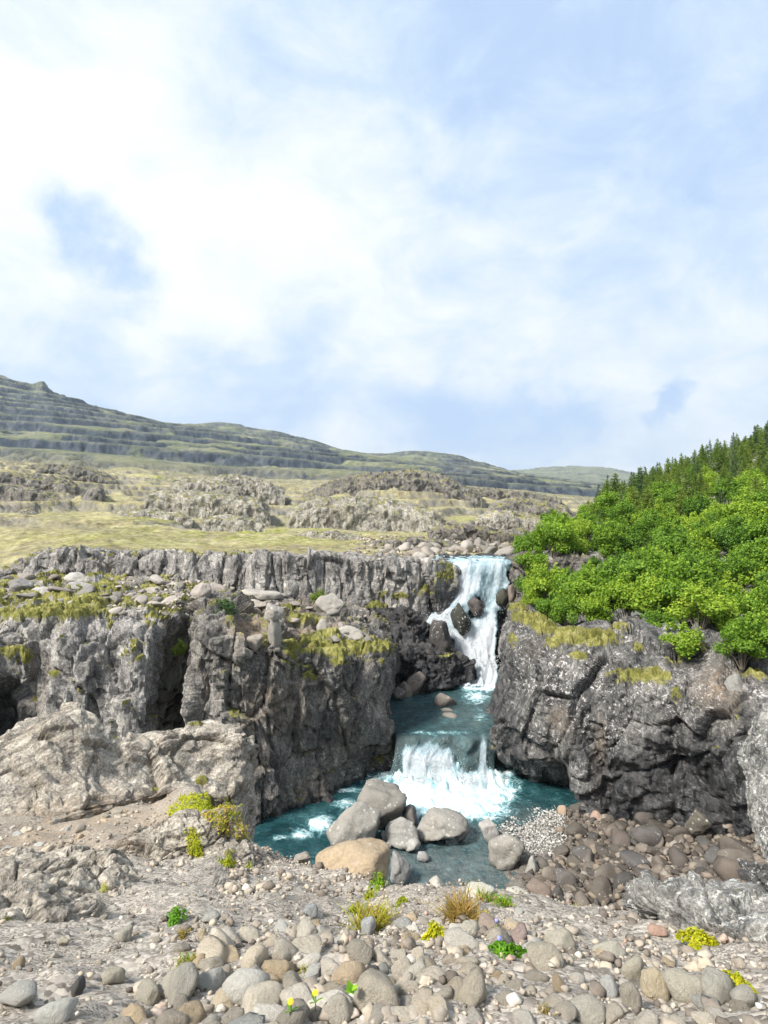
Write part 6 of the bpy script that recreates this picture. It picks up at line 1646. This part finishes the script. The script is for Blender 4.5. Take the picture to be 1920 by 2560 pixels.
def moss_carpet(label, poly, keys, n, mats, lift, size):
    root = bpy.data.objects.new('moss_carpet', None); COL.objects.link(root); root['label'] = label; root['category'] = 'moss'
    r = np.random.default_rng(len(label)); pts = []
    for key in keys:
        P, U, V, N = SURF[key]
        x0, y0 = np.min(poly, 0); x1, y1 = np.max(poly, 0)
        cand = np.nonzero((U > x0) & (U < x1) & (V > y0) & (V < y1) & (P[:, 1] < 15))[0]
        pts += [i for i in ((P[j]) for j in cand if inside_poly(poly, U[j], V[j]))]
    pts = np.array(pts); c = pts.mean(0); root.location = [float(q) for q in c]
    for mi, mat in enumerate(mats):
        m = n // len(mats)
        p = pts[r.integers(len(pts), size=m)] - c + r.normal(0, 0.03, (m, 3)) * np.array([1, 1, 0])
        bump = np.clip(1 - np.abs(perlin((p + c) / 0.20)) * 1.5, 0, 1)
        p[:, 2] += lift * (0.2 + bump) * r.uniform(0.3, 1, m)
        nrm = np.array([0, -0.3, 0.8]) + r.normal(0, .5, (m, 3)); nrm /= np.linalg.norm(nrm, axis=1)[:, None]
        t = np.cross(nrm, r.normal(size=(m, 3))); t /= np.linalg.norm(t, axis=1)[:, None]; b = np.cross(nrm, t)
        s = size * r.uniform(.6, 1.4, m)[:, None]
        V = np.stack([p - t * s, p + b * s * .6, p + t * s, p - b * s * .6], 1).reshape(-1, 3)
        obj('moss_leaves' if mi == 0 else 'dry_moss', poly_mesh('moss_leaves', V, np.arange(len(V)).reshape(-1, 4), False, {'rnd': np.repeat(np.clip(bump * .7 + r.normal(.1, .2, m), 0, 1), 4)}), M[mat], parent=root)
moss_carpet('large lime-green moss carpet below the right end of the pale outcrop', [(415,2030),(450,1996),(520,1978),(600,1972),(605,2020),(560,2045),(500,2050),(440,2055)], ['G'], 5200, ['plant_lime'], 0.07, 0.016)
moss_carpet('olive moss trailing down towards the drop right of the humped ridge', [(500,2040),(560,2020),(592,2000),(600,2060),(625,2110),(590,2100),(540,2080)], ['G', 'F1'], 3000, ['plant_lime', 'plant_straw'], 0.05, 0.015)
moss_carpet('lime moss streak on the face of the humped ridge', [(466,2080),(496,2080),(506,2140),(530,2165),(500,2170),(478,2140)], ['F1'], 900, ['plant_lime'], 0.04, 0.012)

# leafy plant at the bottom and the yellow flower, blue bellflowers
def flat_leaf(root, L, W, ang, up, mat, name='leaf', base=(0, 0, 0.02)):
    t = np.linspace(0, 1, 7); V = []
    for q in t:
        wd = W * math.sin(math.pi * min(1, q * 0.93 + 0.05)) ** 0.8
        c = np.array(base) + np.array([math.cos(ang) * L * q, math.sin(ang) * L * q, up * L * q - 0.35 * L * q * q])
        s = np.array([-math.sin(ang), math.cos(ang), 0]) * wd
        V += [c - s, c + np.array([0, 0, -0.15 * wd]), c + s]
    F = []
    for i in range(6):
        for j in range(2): F.append([i*3+j, i*3+j+1, i*3+j+4, i*3+j+3])
    me = poly_mesh(name, np.array(V), F, True, {'rnd': np.full(21, random.random())})
    return obj(name, me, M[mat], parent=root)
def rooted(name, label, cat, u, v, lift=0.0):
    p, _ = on('G', u, v); r = bpy.data.objects.new(name, None); COL.objects.link(r); r.location = [float(p[0]), float(p[1]), float(p[2] + lift)]
    r['label'] = label; r['category'] = cat; return r
r = rooted('leafy_plant', 'green leafy rosette growing between buff stones at the bottom centre', 'plant', 880, 2535, 0.06)
for k in range(9): flat_leaf(r, random.uniform(.02, .036), .007, k * 0.72, random.uniform(.5, 1.2), 'plant_green')
def disc_flower(root, at_, rad, tilt, petal, n=18):
    V, F = [], []; k = 0
    M3 = Matrix.Rotation(tilt, 3, 'X')
    for i in range(n):
        a = 6.283 * i / n; w = 2.4 * rad / n
        for (q, ww, z) in ((0.15, .3, 0), (0.7, 1.0, .08), (1.0, .55, .02)):
            for s in (-1, 1):
                V.append(np.array(M3 @ Vector((math.cos(a) * rad * q - math.sin(a) * w * ww * s, math.sin(a) * rad * q + math.cos(a) * w * ww * s, z * rad + 0.0008 * (i % 2)))) + at_)
        F += [[k, k+1, k+3, k+2], [k+2, k+3, k+5, k+4]]; k += 6
    me = poly_mesh('petals', np.array(V), F, False); return obj('petals', me, M[petal], parent=root)
for (u, v, lab, sc) in [(790, 2545, 'yellow daisy-like flower on a short stem at the bottom centre', 1.0), (728, 2572, 'second yellow flower cut off by the bottom edge', 1.0)]:
    r = rooted('yellow_flower', lab, 'flower', u, v, 0.03)
    tv, tf = tube([(0, 0, -0.02), (0.004, -0.003, 0.03), (0.002, -0.006, 0.058)], [0.002, 0.0018, 0.0015], 5); obj('stem', poly_mesh('stem', tv, tf, True, {'rnd': np.full(len(tv), .3)}), M['plant_green'], parent=r)
    disc_flower(r, np.array([0.002, -0.006, 0.058]), 0.010, R(50), 'petal_yellow')
    disc_flower(r, np.array([0.002, -0.0075, 0.0595]), 0.006, R(50), 'petal_yellow', 12)
    for k in range(3): flat_leaf(r, .03, .004, k * 2.1, .9, 'plant_green')
for (u, v, lab) in [(1240, 2340, 'blue bellflower on a thin stem beside the reddish-brown stone'), (1245, 2398, 'blue bellflower in the vivid green leafy plant')]:
    r = rooted('bellflower', lab, 'flower', u, v, 0.01)
    tv, tf = tube([(0, 0, -0.02), (0.006, 0, 0.05), (0.0, -0.004, 0.085)], [0.0016, 0.0014, 0.001], 5); obj('stem', poly_mesh('stem', tv, tf, True, {'rnd': np.full(len(tv), .3)}), M['plant_green'], parent=r)
    P_, F_ = stone_shape(9, 2, 6, 10, (.008, .008, .011), 0.05); P_ = P_ + np.array([0, -0.004, 0.085]); P_[:, 2] += 0.0
    obj('bell', poly_mesh('bell', P_, F_, True), M['petal_blue'], parent=r)
    for k in range(5): flat_leaf(r, .03, .0025, k * 1.3, 1.1, 'plant_green', base=(0, 0, 0.01 * k))

# ================================================================== air: thin summer haze over the whole valley
def haze():
    m, t = new_mat('haze_air')
    vol = t.n('ShaderNodeVolumePrincipled', {'Color': (0.72, 0.85, 1.0, 1), 'Density': 0.00009, 'Anisotropy': 0.2})
    t.n('ShaderNodeOutputMaterial', {'Volume': vol})
    x0, x1, y0, y1, z0, z1 = -3600, 5200, -40, 5400, -22, 620
    V = np.array([[x, y, z] for z in (z0, z1) for y in (y0, y1) for x in (x0, x1)], float)
    F = [[0, 2, 3, 1], [4, 5, 7, 6], [0, 1, 5, 4], [2, 6, 7, 3], [0, 4, 6, 2], [1, 3, 7, 5]]
    obj('haze', poly_mesh('haze', V, F), m, kind='stuff', label='thin blue summer haze over the valley')
haze()
